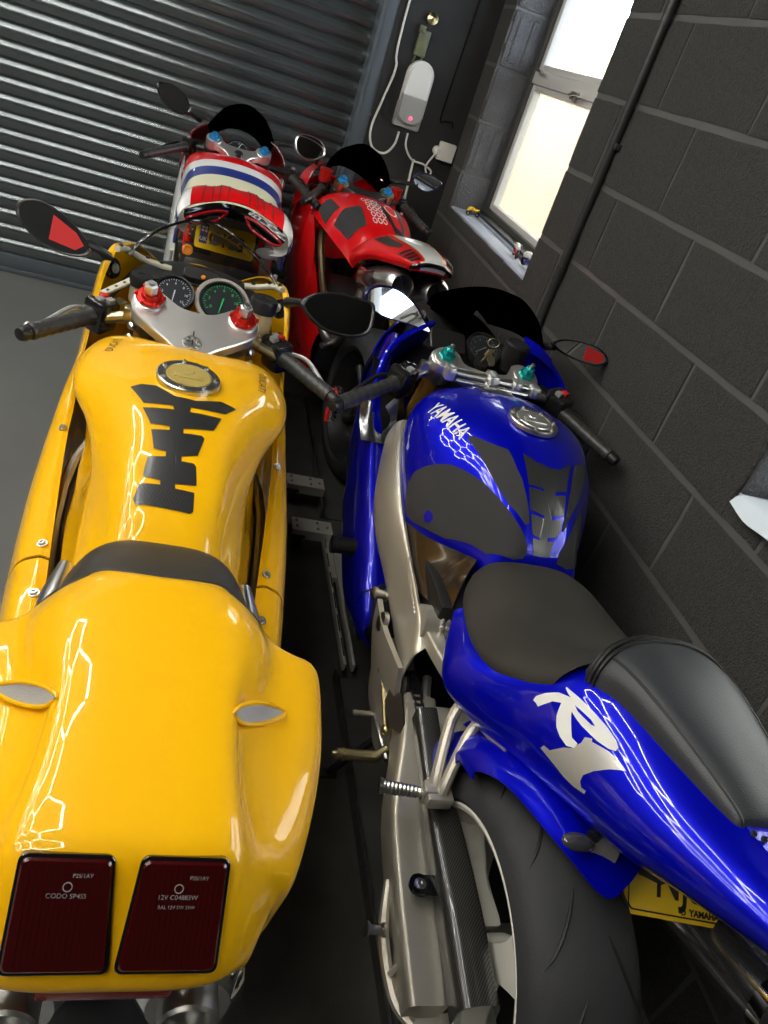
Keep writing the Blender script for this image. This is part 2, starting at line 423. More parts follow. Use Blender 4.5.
BM_ = {}
def put_block(y0, y1, z0, z1):
    key = (round(y1 - y0, 3), round(z1 - z0, 3), random.randrange(4))
    if key not in BM_: BM_[key] = block_mesh(y1 - y0, z1 - z0, hash(key) & 255)
    o = bpy.data.objects.new('block', BM_[key]); COL.objects.link(o); o.parent = wr
    o.location = Vector((XW - random.uniform(0, .002), (y0 + y1) / 2, (z0 + z1) / 2)) - parent_base(wr)
JY, JZ = .014, .018
for k in range(-1, 13):
    z0 = ZR0 + .2358 * k + JZ / 2; z1 = z0 + .2358 - JZ
    z0 = max(z0, .002); z1 = min(z1, 2.79)
    if z1 - z0 < .03: continue
    off = 2.31 if k % 2 else 2.065
    n0 = int((-2.8 - off) / .4716) - 1
    for q in range(n0, 8):
        y0 = off + q * .4716 + JY / 2; y1 = y0 + .4716 - JY
        y0 = max(y0, -2.79); y1 = min(y1, 4.14)
        if y1 - y0 < .03: continue
        segs = [(y0, y1, z0, z1)]
        for (a, b_, lo, hi) in OPEN:
            out = []
            for (p, r, s_, t) in segs:
                if r <= a or p >= b_ or t <= lo or s_ >= hi: out.append((p, r, s_, t)); continue
                if p < a - .02: out.append((p, a, s_, t))
                if r > b_ + .02: out.append((b_, r, s_, t))
                pp, rr = max(p, a), min(r, b_)
                if s_ < lo - .02: out.append((pp, rr, s_, lo))
                if t > hi + .02: out.append((pp, rr, hi, t))
            segs = out
        for sg in segs: put_block(*sg)
# reveal blocks of both windows (jamb faces built from cut blocks)
for (a, b_, lo, hi) in OPEN:
    z = lo; i = 0
    while z < hi - .02:
        h = min(.2358 - (.974 - .911 if i == 0 else 0), hi - z)
        for (yy, sgn) in ((b_, 1), (a, -1)):
            m_ = MB(); m_.box((XW + .105, yy - sgn * .004, z + h / 2), (.19, .012, h - .012), bev=.003)
            if i % 2 and sgn > 0: m_.box((XW + .055, yy - .011, z + h / 2), (.04, .012, h - .05), bev=.005); m_.box((XW + .12, yy - .011, z + h / 2), (.04, .012, h - .05), bev=.005)
            o = link_mesh('block', m_, 'reveal_paint', wr)
        z += h; i += 1
# back pier (right of the door) and the rest of the back wall
b = MB(); b.box((.98, YP + .15, 1.4), (.50, .3, 2.8)); b.box((-1.65, YD + .15, 2.72), (4.8, .3, .16)); b.box((-3.95, YP + .15, 1.4), (.2, .3, 2.8))
wb_ = struct('wall_back', b, 'black_wall')
# roller door
dr = MB(); dr.box((-1.6, YD + .035, 1.35), (4.7, .01, 2.7)); door = struct('door_1', dr, 'guide_paint')
SP = .0744
def slat_mesh():
    prof = [(0.0, 0.004), (.003, .010), (.012, .0135), (.028, .017), (.045, .0165), (.058, .012), (.066, .006), (.070, .0), (.0744, .0)]
    m_ = MB(); vs = []; fs = []
    for x in (-2.33, 2.33):
        for (z, d) in prof: vs.append((x, -d, z))
        vs += [(x, .008, prof[-1][0]), (x, .008, 0)]
    n = len(prof) + 2
    for i in range(n): j = (i + 1) % n; fs.append((i, j, n + j, n + i))
    m_._add(vs, fs); return m_
sl0 = part('slat', slat_mesh(), 'door_paint', door)
base_loc = Vector(sl0.location)
BASES[sl0.name] = Vector((0, 0, 0))
for k in range(34):
    o = sl0 if k == 0 else dup(sl0, door)
    o.location = Vector((-1.6, YD, .095 + SP * (k + .5))) - parent_base(door)
bb = MB(); bb.box((-1.6, YD - .004, .055), (4.66, .03, .075), bev=.004); bb.box((-1.6, YD - .012, .012), (4.66, .05, .022), bev=.004); part('bottom_bar', bb, 'guide_paint', door)
g = MB(); g.box((.700, YD - .065, 1.4), (.085, .15, 2.8), bev=.003); g.box((.665, YD - .14, 1.4), (.015, .012, 2.8)); gd = struct('trim_1', g, 'guide_paint')
for z in (.35, 1.245, 2.1):
    s_ = MB(); s_.lathe([(0, .007), (.004, .006), (.005, 0)], (.733, YD - .141, z), (0, -1, 0), 10); part('screw', s_, 'steel', gd)
# windows
def window(n, y0, y1):
    XF = 1.37
    m_ = MB(); z0, z1 = .985, 2.25
    fr = MB()
    fr.box((XF + .03, (y0 + y1) / 2, z0 + .02), (.07, y1 - y0, .05), bev=.004)
    fr.box((XF + .03, (y0 + y1) / 2, z1 - .02), (.07, y1 - y0, .05), bev=.004)
    for yy in (y0 + .025, y1 - .025): fr.box((XF + .03, yy, (z0 + z1) / 2), (.07, .05, z1 - z0 - .09), bev=.004)
    wnd = struct('window_%d' % n, fr, 'dark_frame')
    t = MB(); t.box((XF + .03, (y0 + y1) / 2, 1.628), (.06, y1 - y0 - .10, .058), bev=.005); part('transom', t, 'upvc', wnd)
    b_ = MB()
    for (za, zb) in ((1.03, 1.600), (1.656, 2.205)):
        for yy in (y0 + .07, y1 - .07): b_.box((XF + .035, yy, (za + zb) / 2), (.045, .04, zb - za), bev=.004)
        for zz in (za + .012, zb - .012): b_.box((XF + .035, (y0 + y1) / 2, zz), (.045, y1 - y0 - .18, .03), bev=.004)
    part('sash', b_, 'upvc', wnd)
    p = MB(); p.box((XF + .045, (y0 + y1) / 2, 1.315), (.004, y1 - y0 - .18, .54)); part('pane', p, 'textured_glass', wnd, 'textured obscure glass pane')
    p = MB(); p.box((XF + .045, (y0 + y1) / 2, 1.937), (.004, y1 - y0 - .18, .51)); part('pane', p, 'window_glass', wnd, 'clear glass pane')
    h_ = MB(); h_.tube([(XF - .012, y0 + .60, 1.60), (XF - .03, y0 + .58, 1.60), (XF - .035, y0 + .48, 1.61)], .006, 8); h_.box((XF - .005, y0 + .60, 1.60), (.012, .05, .03), bev=.003)
    h_.tube([(XF - .012, y1 - .12, 1.655), (XF - .03, y1 - .14, 1.655), (XF - .03, y1 - .22, 1.65)], .006, 8)
    part('window_handle', h_, 'steel', wnd)
    s_ = MB(); s_.box((1.265, (y0 + y1) / 2, .9745), (.115, y1 - y0 - .004, .019), bev=.003)
    s_.box((1.345, (y0 + y1) / 2, .985), (.06, y1 - y0 - .004, .04)); 
    sl = part('sill', s_, 'sill_paint', wnd)
    return wnd
w1 = window(1, 2.755, 3.957); w2 = window(2, .07, 1.262)
for ww in (1,):
    s_ = MB(); s_.box((1.347, 3.356, 1.0), (.07, 1.19, .012)); part('sill_strip', s_, 'black_plastic', w1)
# outside: ground and a rendered building beyond the windows
o = MB(); o.box((6.4, 2, -.15), (9.8, 30, .1)); struct('floor_outside', o, 'tarmac')
o = MB(); o.box((3.05, 12.0, .95), (.3, 16, 2.1)); ew = struct('wall_outer', o, 'buff_render')
# conduit on the right wall
pc = thing('conduit', 'long black vertical conduit clipped to the block wall right of the window', 'pipe', (XW - .02, 2.45, 0))
m_ = MB(); m_.cyl((0, 0, .02), (0, 0, 2.79), .015, n=14); part('pipe', m_, 'pipe_paint', pc)
m_ = MB(); m_.cyl((0, 0, 1.07), (0, 0, 1.12), .0185, n=14); part('coupling', m_, 'pipe_paint', pc)
for z in (.5, 1.5, 2.3):
    m_ = MB(); m_.box((.008, 0, z), (.024, .06, .018), bev=.003); part('clip', m_, 'pipe_paint', pc)
# wall things on the pier
yp = YP
al = thing('alarm_unit', 'grey and white rounded alarm unit with a red lamp on the black wall', 'alarm', (.905, yp, 1.235), (0, 0, 0))
def pill(w, z0, z1, n=10):
    r = w / 2
    return [(r * math.cos(PI * k / n), z1 - r + r * math.sin(PI * k / n)) for k in range(n + 1)] + [(-r, z0), (r, z0)]
Mw = frame((0, -.002, 0), (1, 0, 0), (0, 0, 1))     # local z = x cross y = -Y world? (1,0,0)x(0,0,1) = (0,-1,0)
m_ = MB(); m_.prism(rrect(.135, .115, .012), frame((0, -.001, .06), (1, 0, 0), (0, 0, 1)), .035, bev=.004); part('base', m_, 'grey_plastic', al)
m_ = MB(); m_.prism(pill(.128, .115, .30), Mw, .06, bev=.012); part('lens_cover', m_, 'light_plastic', al)
m_ = MB(); m_.prism([(p[0], p[1]) for p in ([(.064 * math.cos(PI + PI * k / 10), .07 + .05 * math.sin(PI + PI * k / 10)) for k in range(11)] + [(.064, .150), (-.064, .150)])], frame((0, -.03, 0), (1, 0, 0), (0, 0, 1)), .035, bev=.008); part('cover', m_, 'grey_plastic', al)
m_ = MB(); m_.lathe([(0, .009), (.004, .008), (.006, 0)], (0.005, -.064, .052), (0, -1, 0), 12); part('lamp', m_, 'led_red', al)
so = thing('wall_socket', 'white plastic wall socket box in the dark corner beside the alarm', 'socket', (1.145, yp, 1.13))
m_ = MB(); m_.prism(rrect(.086, .086, .006), frame((0, -.001, .06), (1, 0, 0), (0, 0, 1)), .03, bev=.004); part('box', m_, 'white_plastic', so)
m_ = MB(); m_.lathe([(0, .022), (.025, .020), (.03, 0)], (-.048, -.005, .055), (0, -1, 0), 14); part('plug', m_, 'white_plastic', so)
def wire(name, pts, r, m, label): single(name, MB().tube(pts, r, 8, smooth=5), m, label, 'cable')
wire('alarm_cable', [(.775, yp - .01, 2.7), (.765, yp - .01, 1.65), (.785, yp - .012, 1.47), (.765, yp - .012, 1.33), (.745, yp - .012, 1.19), (.775, yp - .014, 1.11), (.84, yp - .02, 1.10), (.875, yp - .03, 1.15), (.88, yp - .035, 1.215)], .0055, 'cable_white', 'white cable looping down beside the door guide to the alarm')
wire('plug_cable', [(.925, yp - .03, 1.22), (.935, yp - .03, 1.16), (.985, yp - .02, 1.11), (1.05, yp - .015, 1.105), (1.10, yp - .015, 1.085), (1.09, yp - .02, 1.06), (1.065, yp - .02, 1.10), (1.09, yp - .03, 1.17)], .005, 'cable_white', 'short white cable running from the alarm to the wall socket')
wire('pendant_cable', [(.992, yp - .03, 1.115), (1.0, yp - .03, 1.0), (1.02, yp - .03, .8), (1.05, yp - .03, .6), (1.06, yp - .03, .3)], .006, 'cable_white', 'pale cable hanging down the black wall below the alarm')
m_ = MB(); m_.lathe([(0, .009), (.03, .012), (.035, .004)], (.992, yp - .03, 1.095), (0, 0, 1), 10)
wire('aerial_lead', [(1.09, yp - .006, 2.7), (1.082, yp - .006, 1.9), (1.068, yp - .006, 1.4), (1.072, yp - .008, 1.315), (1.09, yp - .01, 1.32), (1.13, yp - .01, 1.325), (1.14, yp - .01, 1.30)], .003, 'black_gloss', 'thin black lead hanging on the black wall above the socket')
dc = thing('wall_ornament', 'small khaki and brass ornament hanging on the black wall above the alarm', 'ornament', (.875, yp, 1.50))
m_ = MB(); m_.box((0, -.012, .10), (.055, .022, .11), bev=.006); m_.box((-.018, -.02, .155), (.03, .02, .03), bev=.004); part('pouch', m_, 'khaki', dc)
m_ = MB(); m_.lathe([(0, .0), (0, .024), (.015, .026), (.022, .012), (.03, .0)], (.015, -.008, .205), (0, -1, .2), 14); part('dial', m_, 'brass', dc)
m_ = MB(); m_.tube([(-.015, -.01, .05), (-.02, -.012, .0), (.0, -.015, -.02), (.012, -.014, .02), (.02, -.012, .055)], .005, 6, smooth=4); part('strap', m_, 'khaki', dc)
# ceiling: hexagon lamp grid of glowing tubes, a real lamp of the garage
hx = thing('hexagon_ceiling_light', 'honeycomb grid of slim white tube lights fixed under the dark ceiling', 'light', (-2.05, 1.6, 2.74))
HS = .46
hex_edges = {}
for q in range(-1, 2):
    for r_ in range(-3, 3):
        cx = q * HS * math.sqrt(3) + (r_ % 2) * HS * math.sqrt(3) / 2; cy = r_ * HS * 1.5
        P = [(round(cx + HS * math.cos(PI / 6 + PI / 3 * k), 3), round(cy + HS * math.sin(PI / 6 + PI / 3 * k), 3)) for k in range(6)]
        for k in range(6):
            e = tuple(sorted((P[k], P[(k + 1) % 6])))
            e2 = tuple((round(a, 2), round(b2, 2)) for a, b2 in e)
            hex_edges[e2] = e
TUBE = {}
for e in hex_edges.values():
    a, b2 = Vector((*e[0], 0)), Vector((*e[1], 0)); d = (b2 - a)
    key = round(math.degrees(math.atan2(d.y, d.x))) % 180
    mid = (a + b2) / 2
    if key not in TUBE:
        m_ = MB(); u = d.normalized() * (d.length / 2 - .02); m_.cyl(-u, u, .013, n=8); TUBE[key] = part('tube', m_, 'hex_tube', hx); o = TUBE[key]
    else: o = dup(TUBE[key], hx)
    o.location = mid
for p in {(round(v[0], 2), round(v[1], 2)) for e in hex_edges.values() for v in e}:
    if 'J' not in TUBE:
        m_ = MB(); m_.cyl((0, 0, -.012), (0, 0, .02), .022, n=8); TUBE['J'] = part('joint', m_, 'tube_housing', hx); o = TUBE['J']
    else: o = dup(TUBE['J'], hx)
    o.location = (p[0], p[1], .005)
# things on the window sills
def mini_bike(name, label, loc, rz, body, body2, s=1.0):
    t = thing(name, label, 'model', loc, (0, 0, rz), 'small model motorcycles on the window sill')
    for y in (.052, -.052):
        m_ = MB(); m_.lathe([(-.006 * s, .014 * s), (-.008 * s, .022 * s), (0, .025 * s), (.008 * s, .022 * s), (.006 * s, .014 * s)], (0, y * s, .025 * s), (1, 0, 0), 16); part('wheel', m_, 'black_plastic', t)
    m_ = MB(); m_.tube([(0, -.06 * s, .062 * s), (0, -.02 * s, .052 * s), (0, .02 * s, .062 * s), (0, .05 * s, .058 * s), (0, .068 * s, .04 * s)], [q * s for q in (.006, .012, .016, .018, .006)], 10, smooth=3); part('fairing', m_, body, t)
    m_ = MB(); m_.tube([(0, -.03 * s, .03 * s), (0, .03 * s, .026 * s)], [.012 * s, .015 * s], 10); part('engine', m_, body2, t)
    m_ = MB(); m_.tube([(-.025 * s, .03 * s, .07 * s), (.025 * s, .03 * s, .07 * s)], .003, 6); part('handlebar', m_, 'steel', t)
    return t
mini_bike('model_motorcycle', 'small yellow model motorcycle at the far end of the window sill', (1.275, 3.80, .985), 1.9, 'plate_yellow', 'dark_metal', .55)
mini_bike('model_motorcycle', 'small white and blue model motorcycle nearest on the window sill', (1.285, 2.95, .985), .3, 'white_paint', 'stripe_blue', .75)
mini_bike('model_motorcycle', 'small red and white model motorcycle behind the white and blue one on the sill', (1.275, 3.10, .985), -.2, 'white_paint', 'red_paint', .7)
pp = Surf([[(1.168 + .004 * math.sin(y * 37), y, .968 + .004 * math.sin(y * 31)), (1.190, y, .989), (1.25, y, .991 + .002 * math.sin(y * 40)), (1.31, y, .990 + .002 * math.sin(y * 27)), (1.36, y, .993 + .004 * math.sin(y * 23))] for y in [.22 + 1.012 * k / 14 for k in range(15)]])
sh = solid(pp, 60, 16, .0012)
single('plastic_sheet', sh, 'paper', 'crinkled pale blue sheet lying over the near window sill', 'sheet')
# ================================================================ MOTORCYCLE PARTS SHARED BY ALL FOUR
def bike(name, label, xc, y0, group=None, z=0):
    t = thing(name, label, 'motorcycle', (xc, y0, z), group=group); BASES[t.name] = Vector((0, y0, 0)); return t
def arc_spokes(c, n, r0, r1, w, d, twist=.0):
    m_ = MB()
    for k in range(n):
        a = 2 * PI * k / n + .3
        p = []
        for i in range(5):
            f = i / 4; r = r0 + (r1 - r0) * f; t = a + twist * f
            p.append((Vector(c) + Vector((0, r * math.cos(t), r * math.sin(t))), d * (1.1 - .5 * abs(2 * f - 1)) if False else d))
        m_.tube([q[0] for q in p], [w * 1.15, w * .9, w * .8, w * .9, w * 1.3], 8)
    return m_
def wheel(root, c, R, tw, rim, nsp=5, disc=True, twist=.15, rr=.222, paddle=False, a0=.35):
    c = Vector(c); hw = tw / 2
    prof = []
    for k in range(19):
        a = -PI / 2 + PI * k / 18
        prof.append((hw * math.sin(a), rr + .012 + (R - rr - .012) * max(0, math.cos(a)) ** (.62)))
    prof = [(-hw * .82, rr - .004), (-hw * .93, rr + .004)] + prof + [(hw * .93, rr + .004), (hw * .82, rr - .004)]
    m_ = MB(); m_.lathe(prof, c, (1, 0, 0), 72); ty = part('tyre', m_, 'tyre_rubber', root)
    q = hw * (.93 if paddle else .86)
    m_ = MB(); m_.lathe([(-q, rr + .006), (-q - .003, rr + .001), (-q, rr - .006), (-q + .012, rr - .010), (-hw * .3, rr - .028), (hw * .3, rr - .028), (q - .012, rr - .010), (q, rr - .006), (q + .003, rr + .001), (q, rr + .006)], c, (1, 0, 0), 72); rm = part('wheel_rim', m_, rim, root)
    for k in range(nsp):
        a = 2 * PI * k / nsp + a0; m_ = MB()
        pts = []; 
        for i in range(5):
            f_ = i / 4; r = .03 + (rr - .045) * f_; t = a + twist * f_; pts.append(c + Vector((0, r * math.cos(t), r * math.sin(t))))
        if paddle:
            Mq = Matrix.Translation(c + Vector((-.052, 0, 0))) @ Matrix(((0, 0, 1, 0), (math.cos(a), -math.sin(a), 0, 0), (math.sin(a), math.cos(a), 0, 0), (0, 0, 0, 1)))
            m_.prism(smooth_poly([(.02, -.03), (.08, -.026), (.13, -.036), (.17, -.062), (.212, -.10), (.214, .04), (.18, .04), (.13, .03), (.08, .026), (.02, .03)], 3), Mq, .055, bev=.008)
            h_ = MB(); h_.prism(smooth_poly([(.160, -.055), (.196, -.075), (.206, -.040), (.170, -.018)], 4), Mq @ Matrix.Translation((0, 0, -.002)), .0585)
            sp0 = part('spoke', m_, rim, rm); part('spoke_opening', h_, 'black_print', rm)
            continue
        m_.tube(pts, [.026, .018, .016, .018, .032], 10); part('spoke', m_, rim, rm)
    m_ = MB(); m_.cyl(c - Vector((hw * .75, 0, 0)), c + Vector((hw * .75, 0, 0)), .042, n=20); m_.cyl(c - Vector((hw + .03, 0, 0)), c + Vector((hw + .03, 0, 0)), .012, n=12); part('hub', m_, 'steel', rm)
    if disc:
        for sx in ((-1, 1) if disc == 2 else (disc,)):
            m_ = MB(); x = sx * hw * .95 if disc == 2 else sx * hw * .9
            o_ = c + Vector((x, 0, 0)); m_.lathe([(-.0025, .095), (-.0025, .155), (.0025, .155), (.0025, .095), (-.0025, .095)], o_, (1, 0, 0), 40)
            for k in range(6): a = PI / 3 * k; m_.box(o_ + Vector((0, .075 * math.cos(a), .075 * math.sin(a))), (.005, .018, .05), Matrix.Rotation(a - PI / 2, 3, 'X'))
            part('brake_disc', m_, 'steel', rm)
    return ty
def oval(a, b, n=24): return [(a * math.cos(2 * PI * k / n), b * math.sin(2 * PI * k / n)) for k in range(n)]
def gauge(root, o, M3, r, ring, col, lo, hi, ang, nums):
    """round dial: M3 columns = dial x, y, normal"""
    M = M3.to_4x4(); M.translation = Vector(o)
    ax = M3 @ Vector((0, 0, 1))
    m_ = MB(); m_.lathe([(-.03, r * .85), (-.02, r), (.004, r), (.008, r * .97), (.007, r * .90), (.0, r * .88), (-.001, .0)], o, ax, 36); g = part('gauge', m_, ring, root)
    m_ = MB(); m_.prism(circ(r * .87, 32), M, .001); part('dial_face', m_, 'dial_face', g)
    m_ = MB()
    for k in range(31):
        a = lo + (hi - lo) * k / 30; big = k % 3 == 0; rr = r * (.70 if big else .76)
        Mx = M @ Matrix.Translation((0, 0, .0011)) @ Matrix.Rotation(a, 4, 'Z') @ Matrix.Translation(((rr + r * .82) / 2, 0, 0))
        m_.prism([(-(r * .82 - rr) / 2, -r * .012), ((r * .82 - rr) / 2, -r * .012), ((r * .82 - rr) / 2, r * .012), (-(r * .82 - rr) / 2, r * .012)], Mx, .0004)
    for k, s in enumerate(nums):
        a = lo + (hi - lo) * k / (len(nums) - 1)
        b = text_bm(s, r * .20); bm_place(m_, b, lambda p: M @ Vector((p.x + r * .58 * math.cos(a), p.y + r * .58 * math.sin(a), .0014)))
    part('dial_print', m_, col, g)
    m_ = MB(); Mn = M @ Matrix.Translation((0, 0, .003)) @ Matrix.Rotation(ang, 4, 'Z'); m_.prism([(-r * .15, -r * .03), (r * .62, -r * .015), (r * .62, r * .015), (-r * .15, r * .03)], Mn, .0015); part('needle', m_, col if col != 'white_print' else 'white_print', g)
    m_ = MB(); m_.prism(circ(r * .88, 28), M @ Matrix.Translation((0, 0, .006)), .001); part('cover_glass', m_, 'window_glass', g)
    return g
def grip(root, a, b, r=.0175, m='grip_rubber', ribs=8, end=True):
    a, b = Vector(a), Vector(b); d = b - a; m_ = MB(); pts = []; rs = []
    n = ribs * 4
    for i in range(n + 1):
        f_ = i / n; pts.append(a + d * f_); rs.append(r * (1.0 + (.07 if (i // 2) % 2 and 0 < i < n else 0)))
    rs[0] = r * 1.3; rs[1] = r * 1.25; rs[-1] = r * .95
    m_.tube(pts, rs, 16); g = part('grip', m_, m, root)
    if end:
        u = d.normalized(); m_ = MB(); m_.lathe([(0, .010), (.002, .015), (.018, .016), (.026, .013), (.028, 0)], b, u, 16); part('bar_end', m_, 'black_plastic', g)
    return g
def lever(root, pts, m='silver', r=.0055, ball=True):
    m_ = MB(); m_.tube(pts, [r * 1.7] + [r] * (len(pts) - 2) + [r * .9], 8, smooth=5)
    if ball: m_.ell(pts[-1], (.009, .009, .009), n=10, m=8)
    return part('lever', m_, m, root)
def switch_box(root, c, R3, s=1.15, buttons=(('red_plastic', (.0, .0)),)):
    m_ = MB(); m_.box(c, (.052 * s, .042 * s, .062 * s), R3, bev=.01 * s); m_.box(Vector(c) + R3 @ Vector((-.018 * s, 0, .012 * s)), (.02 * s, .046 * s, .046 * s), R3, bev=.008 * s)
    g = part('switch_housing', m_, 'switch_black', root)
    for mm, (x, y) in buttons:
        b_ = MB(); b_.box(Vector(c) + R3 @ Vector((x, y, .033 * s)), (.015 * s, .013 * s, .010 * s), R3, bev=.002); part('switch_button', b_, mm, g)
    return g
def rot_to(x, z):
    """rotation with local x along x and local z near z"""
    x = Vector(x).normalized(); z = Vector(z); z = (z - x * z.dot(x)).normalized(); y = z.cross(x)
    return Matrix((x, y, z)).transposed()
def bolt(m_, p, ax, r=.006):
    m_.lathe([(-.001, r * 1.5), (.0012, r * 1.5), (.0014, r), (.005, r * .95), (.005, r * .45), (.002, r * .4), (.002, 0)], p, ax, 12)
def mirror(root, cpt, ux, uy, outline, thick, stalk, shell, stalk_mat='black_plastic', decal=None):
    """mirror head: shell with domed back, glass set into its rim"""
    M = frame(cpt, ux, uy)
    o_ = smooth_poly(outline, 5); cx = sum(p[0] for p in o_) / len(o_); cy = sum(p[1] for p in o_) / len(o_)
    m_ = MB(); rings = []
    for (sc, z) in ((.90, .0015), (.96, .004), (1.0, .002), (1.02, -thick * .25), (.93, -thick * .6), (.72, -thick * .88), (.40, -thick), (.02, -thick * 1.02)):
        rings.append([M @ Vector((cx + (p[0] - cx) * sc, cy + (p[1] - cy) * sc, z)) for p in o_])
    n = len(o_); vs = [p for r in rings for p in r]; fs = []
    for q in range(len(rings) - 1):
        for i in range(n): j = (i + 1) % n; fs.append((q * n + i, (q + 1) * n + i, (q + 1) * n + j, q * n + j))
    m_._add(vs, fs); mr = part('mirror', m_, shell, root)
    m_ = MB(); m_.prism([(cx + (p[0] - cx) * .92, cy + (p[1] - cy) * .92) for p in o_], M @ Matrix.Translation((0, 0, -.0005)), .0015); part('mirror_glass', m_, 'mirror_glass', mr)
    m_ = MB(); m_.tube(stalk[0], stalk[1], 10, smooth=4); part('mirror_stalk', m_, stalk_mat, mr)
    return mr, M
def fork(root, top, bot, r=.027, upper='gold', lower='silver', split=.55):
    top, bot = Vector(top), Vector(bot); mid = top.lerp(bot, split); m_ = MB(); m_.cyl(top, mid, r, n=20); g = part('fork_leg', m_, upper, root)
    m_ = MB(); m_.cyl(mid, bot, r * .8, n=20); part('fork_slider', m_, lower, g)
    m_ = MB(); m_.box(bot + Vector((0, -.01, 0)), (.04, .06, .09), bev=.01); part('fork_foot', m_, 'cast_aluminium', g)
    return g
def caliper(root, c):
    m_ = MB(); m_.box(c, (.055, .07, .12), Matrix.Rotation(.4, 3, 'X'), bev=.012); part('brake_caliper', m_, 'gold', root)
def chain_loop(root, x, ca, ra, cb, rb, m='dark_metal', step=.016):
    """drive chain round two sprockets, every link its own plates and roller, joined as stuff"""
    ca, cb = Vector(ca), Vector(cb); d = (cb - ca); L = d.length; th = math.atan2(d.z, d.y)
    pts = []
    al = math.asin((rb - ra) / L)
    def pc(c, r, a): return Vector((x, c.y + r * math.cos(a), c.z + r * math.sin(a)))
    top = th + PI / 2 + al; bot = th - PI / 2 - al
    A1, B1, A2, B2 = pc(ca, ra, top), pc(cb, rb, top), pc(ca, ra, bot), pc(cb, rb, bot)
    def line(p, q):
        n = int((q - p).length / .005)
        return [p.lerp(q, i / n) for i in range(n)]
    pts += line(A1, B1)
    n = 60; a0, a1 = top, bot
    pts += [pc(cb, rb, a0 + (a1 - a0) * i / n) for i in range(n)]
    pts += line(B2, A2)
    b0, b1 = bot, top - 2 * PI
    pts += [pc(ca, ra, b0 + (b1 - b0) * i / n) for i in range(n)]
    # resample
    acc = [0]
    for i in range(len(pts)): acc.append(acc[-1] + (pts[(i + 1) % len(pts)] - pts[i]).length)
    N = int(acc[-1] / step / 2) * 2; m_ = MB(); j = 0; q = []
    for k in range(N):
        s_ = acc[-1] * k / N
        while acc[j + 1] < s_: j += 1
        f_ = (s_ - acc[j]) / max(1e-9, acc[j + 1] - acc[j]); q.append(pts[j % len(pts)].lerp(pts[(j + 1) % len(pts)], f_))
    for k in range(N):
        p, r_ = q[k], q[(k + 1) % N]; dd = (r_ - p).normalized(); R3 = Matrix((Vector((1, 0, 0)), dd, Vector((1, 0, 0)).cross(dd))).transposed()
        w_ = .0065 if k % 2 else .0095
        for sx in (-1, 1): m_.box((p + r_) / 2 + Vector((sx * w_, 0, 0)), (.0018, step * 1.35, .011), R3)
        m_.tube([p - Vector((w_, 0, 0)), p + Vector((w_, 0, 0))], .0045, 6)
    return part('drive_chain', m_, m, root, kind='stuff')
def sprocket(root, x, c, r, m, teeth=40, holes=True):
    c = Vector(c); pts = []
    for k in range(teeth * 2): a = PI * k / teeth; rr = r + (.004 if k % 2 else -.003); pts.append((rr * math.cos(a), rr * math.sin(a)))
    m_ = MB(); n = len(pts); vs = []
    for xx in (-.003, .003):
        vs += [Vector((x + xx, c.y + p[0], c.z + p[1])) for p in pts]; vs += [Vector((x + xx, c.y + p[0] * .78, c.z + p[1] * .78)) for p in pts]
    fs = []
    for i in range(n):
        j = (i + 1) % n
        fs += [(i, n + i, n + j, j), (2 * n + i, 2 * n + j, 3 * n + j, 3 * n + i), (i, j, 2 * n + j, 2 * n + i), (n + i, 3 * n + i, 3 * n + j, n + j)]
    m_._add(vs, fs)
    for k in range(5): a = 2 * PI * k / 5; m_.box(Vector((x, c.y + r * .5 * math.cos(a), c.z + r * .5 * math.sin(a))), (.006, r * .62, .03), Matrix.Rotation(a, 3, 'X'))
    m_.lathe([(-.004, .0), (-.004, .03), (.004, .03), (.004, 0)], (x, c.y, c.z), (1, 0, 0), 20)
    return part('sprocket', m_, m, root)
def mirror_surf(S):
    q = Surf([[Vector((-p.x, p.y, p.z)) for p in r] for r in S.rows]); q.sign = -s_sign(S); return q
# ================================================================ YELLOW MOTORCYCLE
YB = bike('motorcycle', 'glossy yellow sport motorcycle with square twin tail lights and a carbon tank pad', .04, 1.25)
AX = Vector((0, -.407, .913)); AF = Vector((0, .913, .407))
# --- tank
tk_rows = [
 half(0, [(0, 1.655, .84), (.07, 1.665, .84), (.13, 1.695, .83), (.175, 1.705, .81), (.205, 1.69, .79), (.205, 1.68, .74), (.19, 1.68, .70), (.18, 1.68, .66)]),
 half(0, [(0, 1.635, .878), (.07, 1.642, .876), (.13, 1.670, .865), (.178, 1.682, .846), (.208, 1.66, .82), (.212, 1.65, .775), (.195, 1.65, .72), (.18, 1.65, .65)]),
 half(0, [(0, 1.56, .893), (.07, 1.565, .889), (.125, 1.58, .880), (.18, 1.585, .862), (.220, 1.575, .828), (.218, 1.57, .78), (.195, 1.57, .72), (.183, 1.57, .65)]),
 half(1.47, [(0, .895), (.065, .890), (.115, .880), (.165, .862), (.210, .822), (.188, .768), (.168, .705), (.184, .64)]),
 half(1.38, [(0, .889), (.06, .884), (.108, .873), (.146, .847), (.172, .800), (.143, .752), (.152, .70), (.178, .635)]),
 half(1.27, [(0, .874), (.052, .869), (.090, .857), (.120, .828), (.142, .785), (.144, .745), (.155, .69), (.176, .63)]),
 half(1.16, [(0, .850), (.05, .846), (.080, .835), (.101, .808), (.117, .775), (.136, .73), (.150, .68), (.166, .63)]),
 half(1.07, [(0, .815), (.042, .813), (.070, .802), (.088, .783), (.102, .758), (.130, .715), (.145, .67), (.158, .62)]),
 half(1.00, [(0, .765), (.04, .765), (.065, .758), (.085, .745), (.104, .73), (.135, .695), (.148, .66), (.153, .61)]),
]
TK = Surf(tk_rows); TK.sign = 1
m_ = MB(); m_.surf(TK, 56, 72); tank = part('tank', m_, 'yellow_paint', YB)
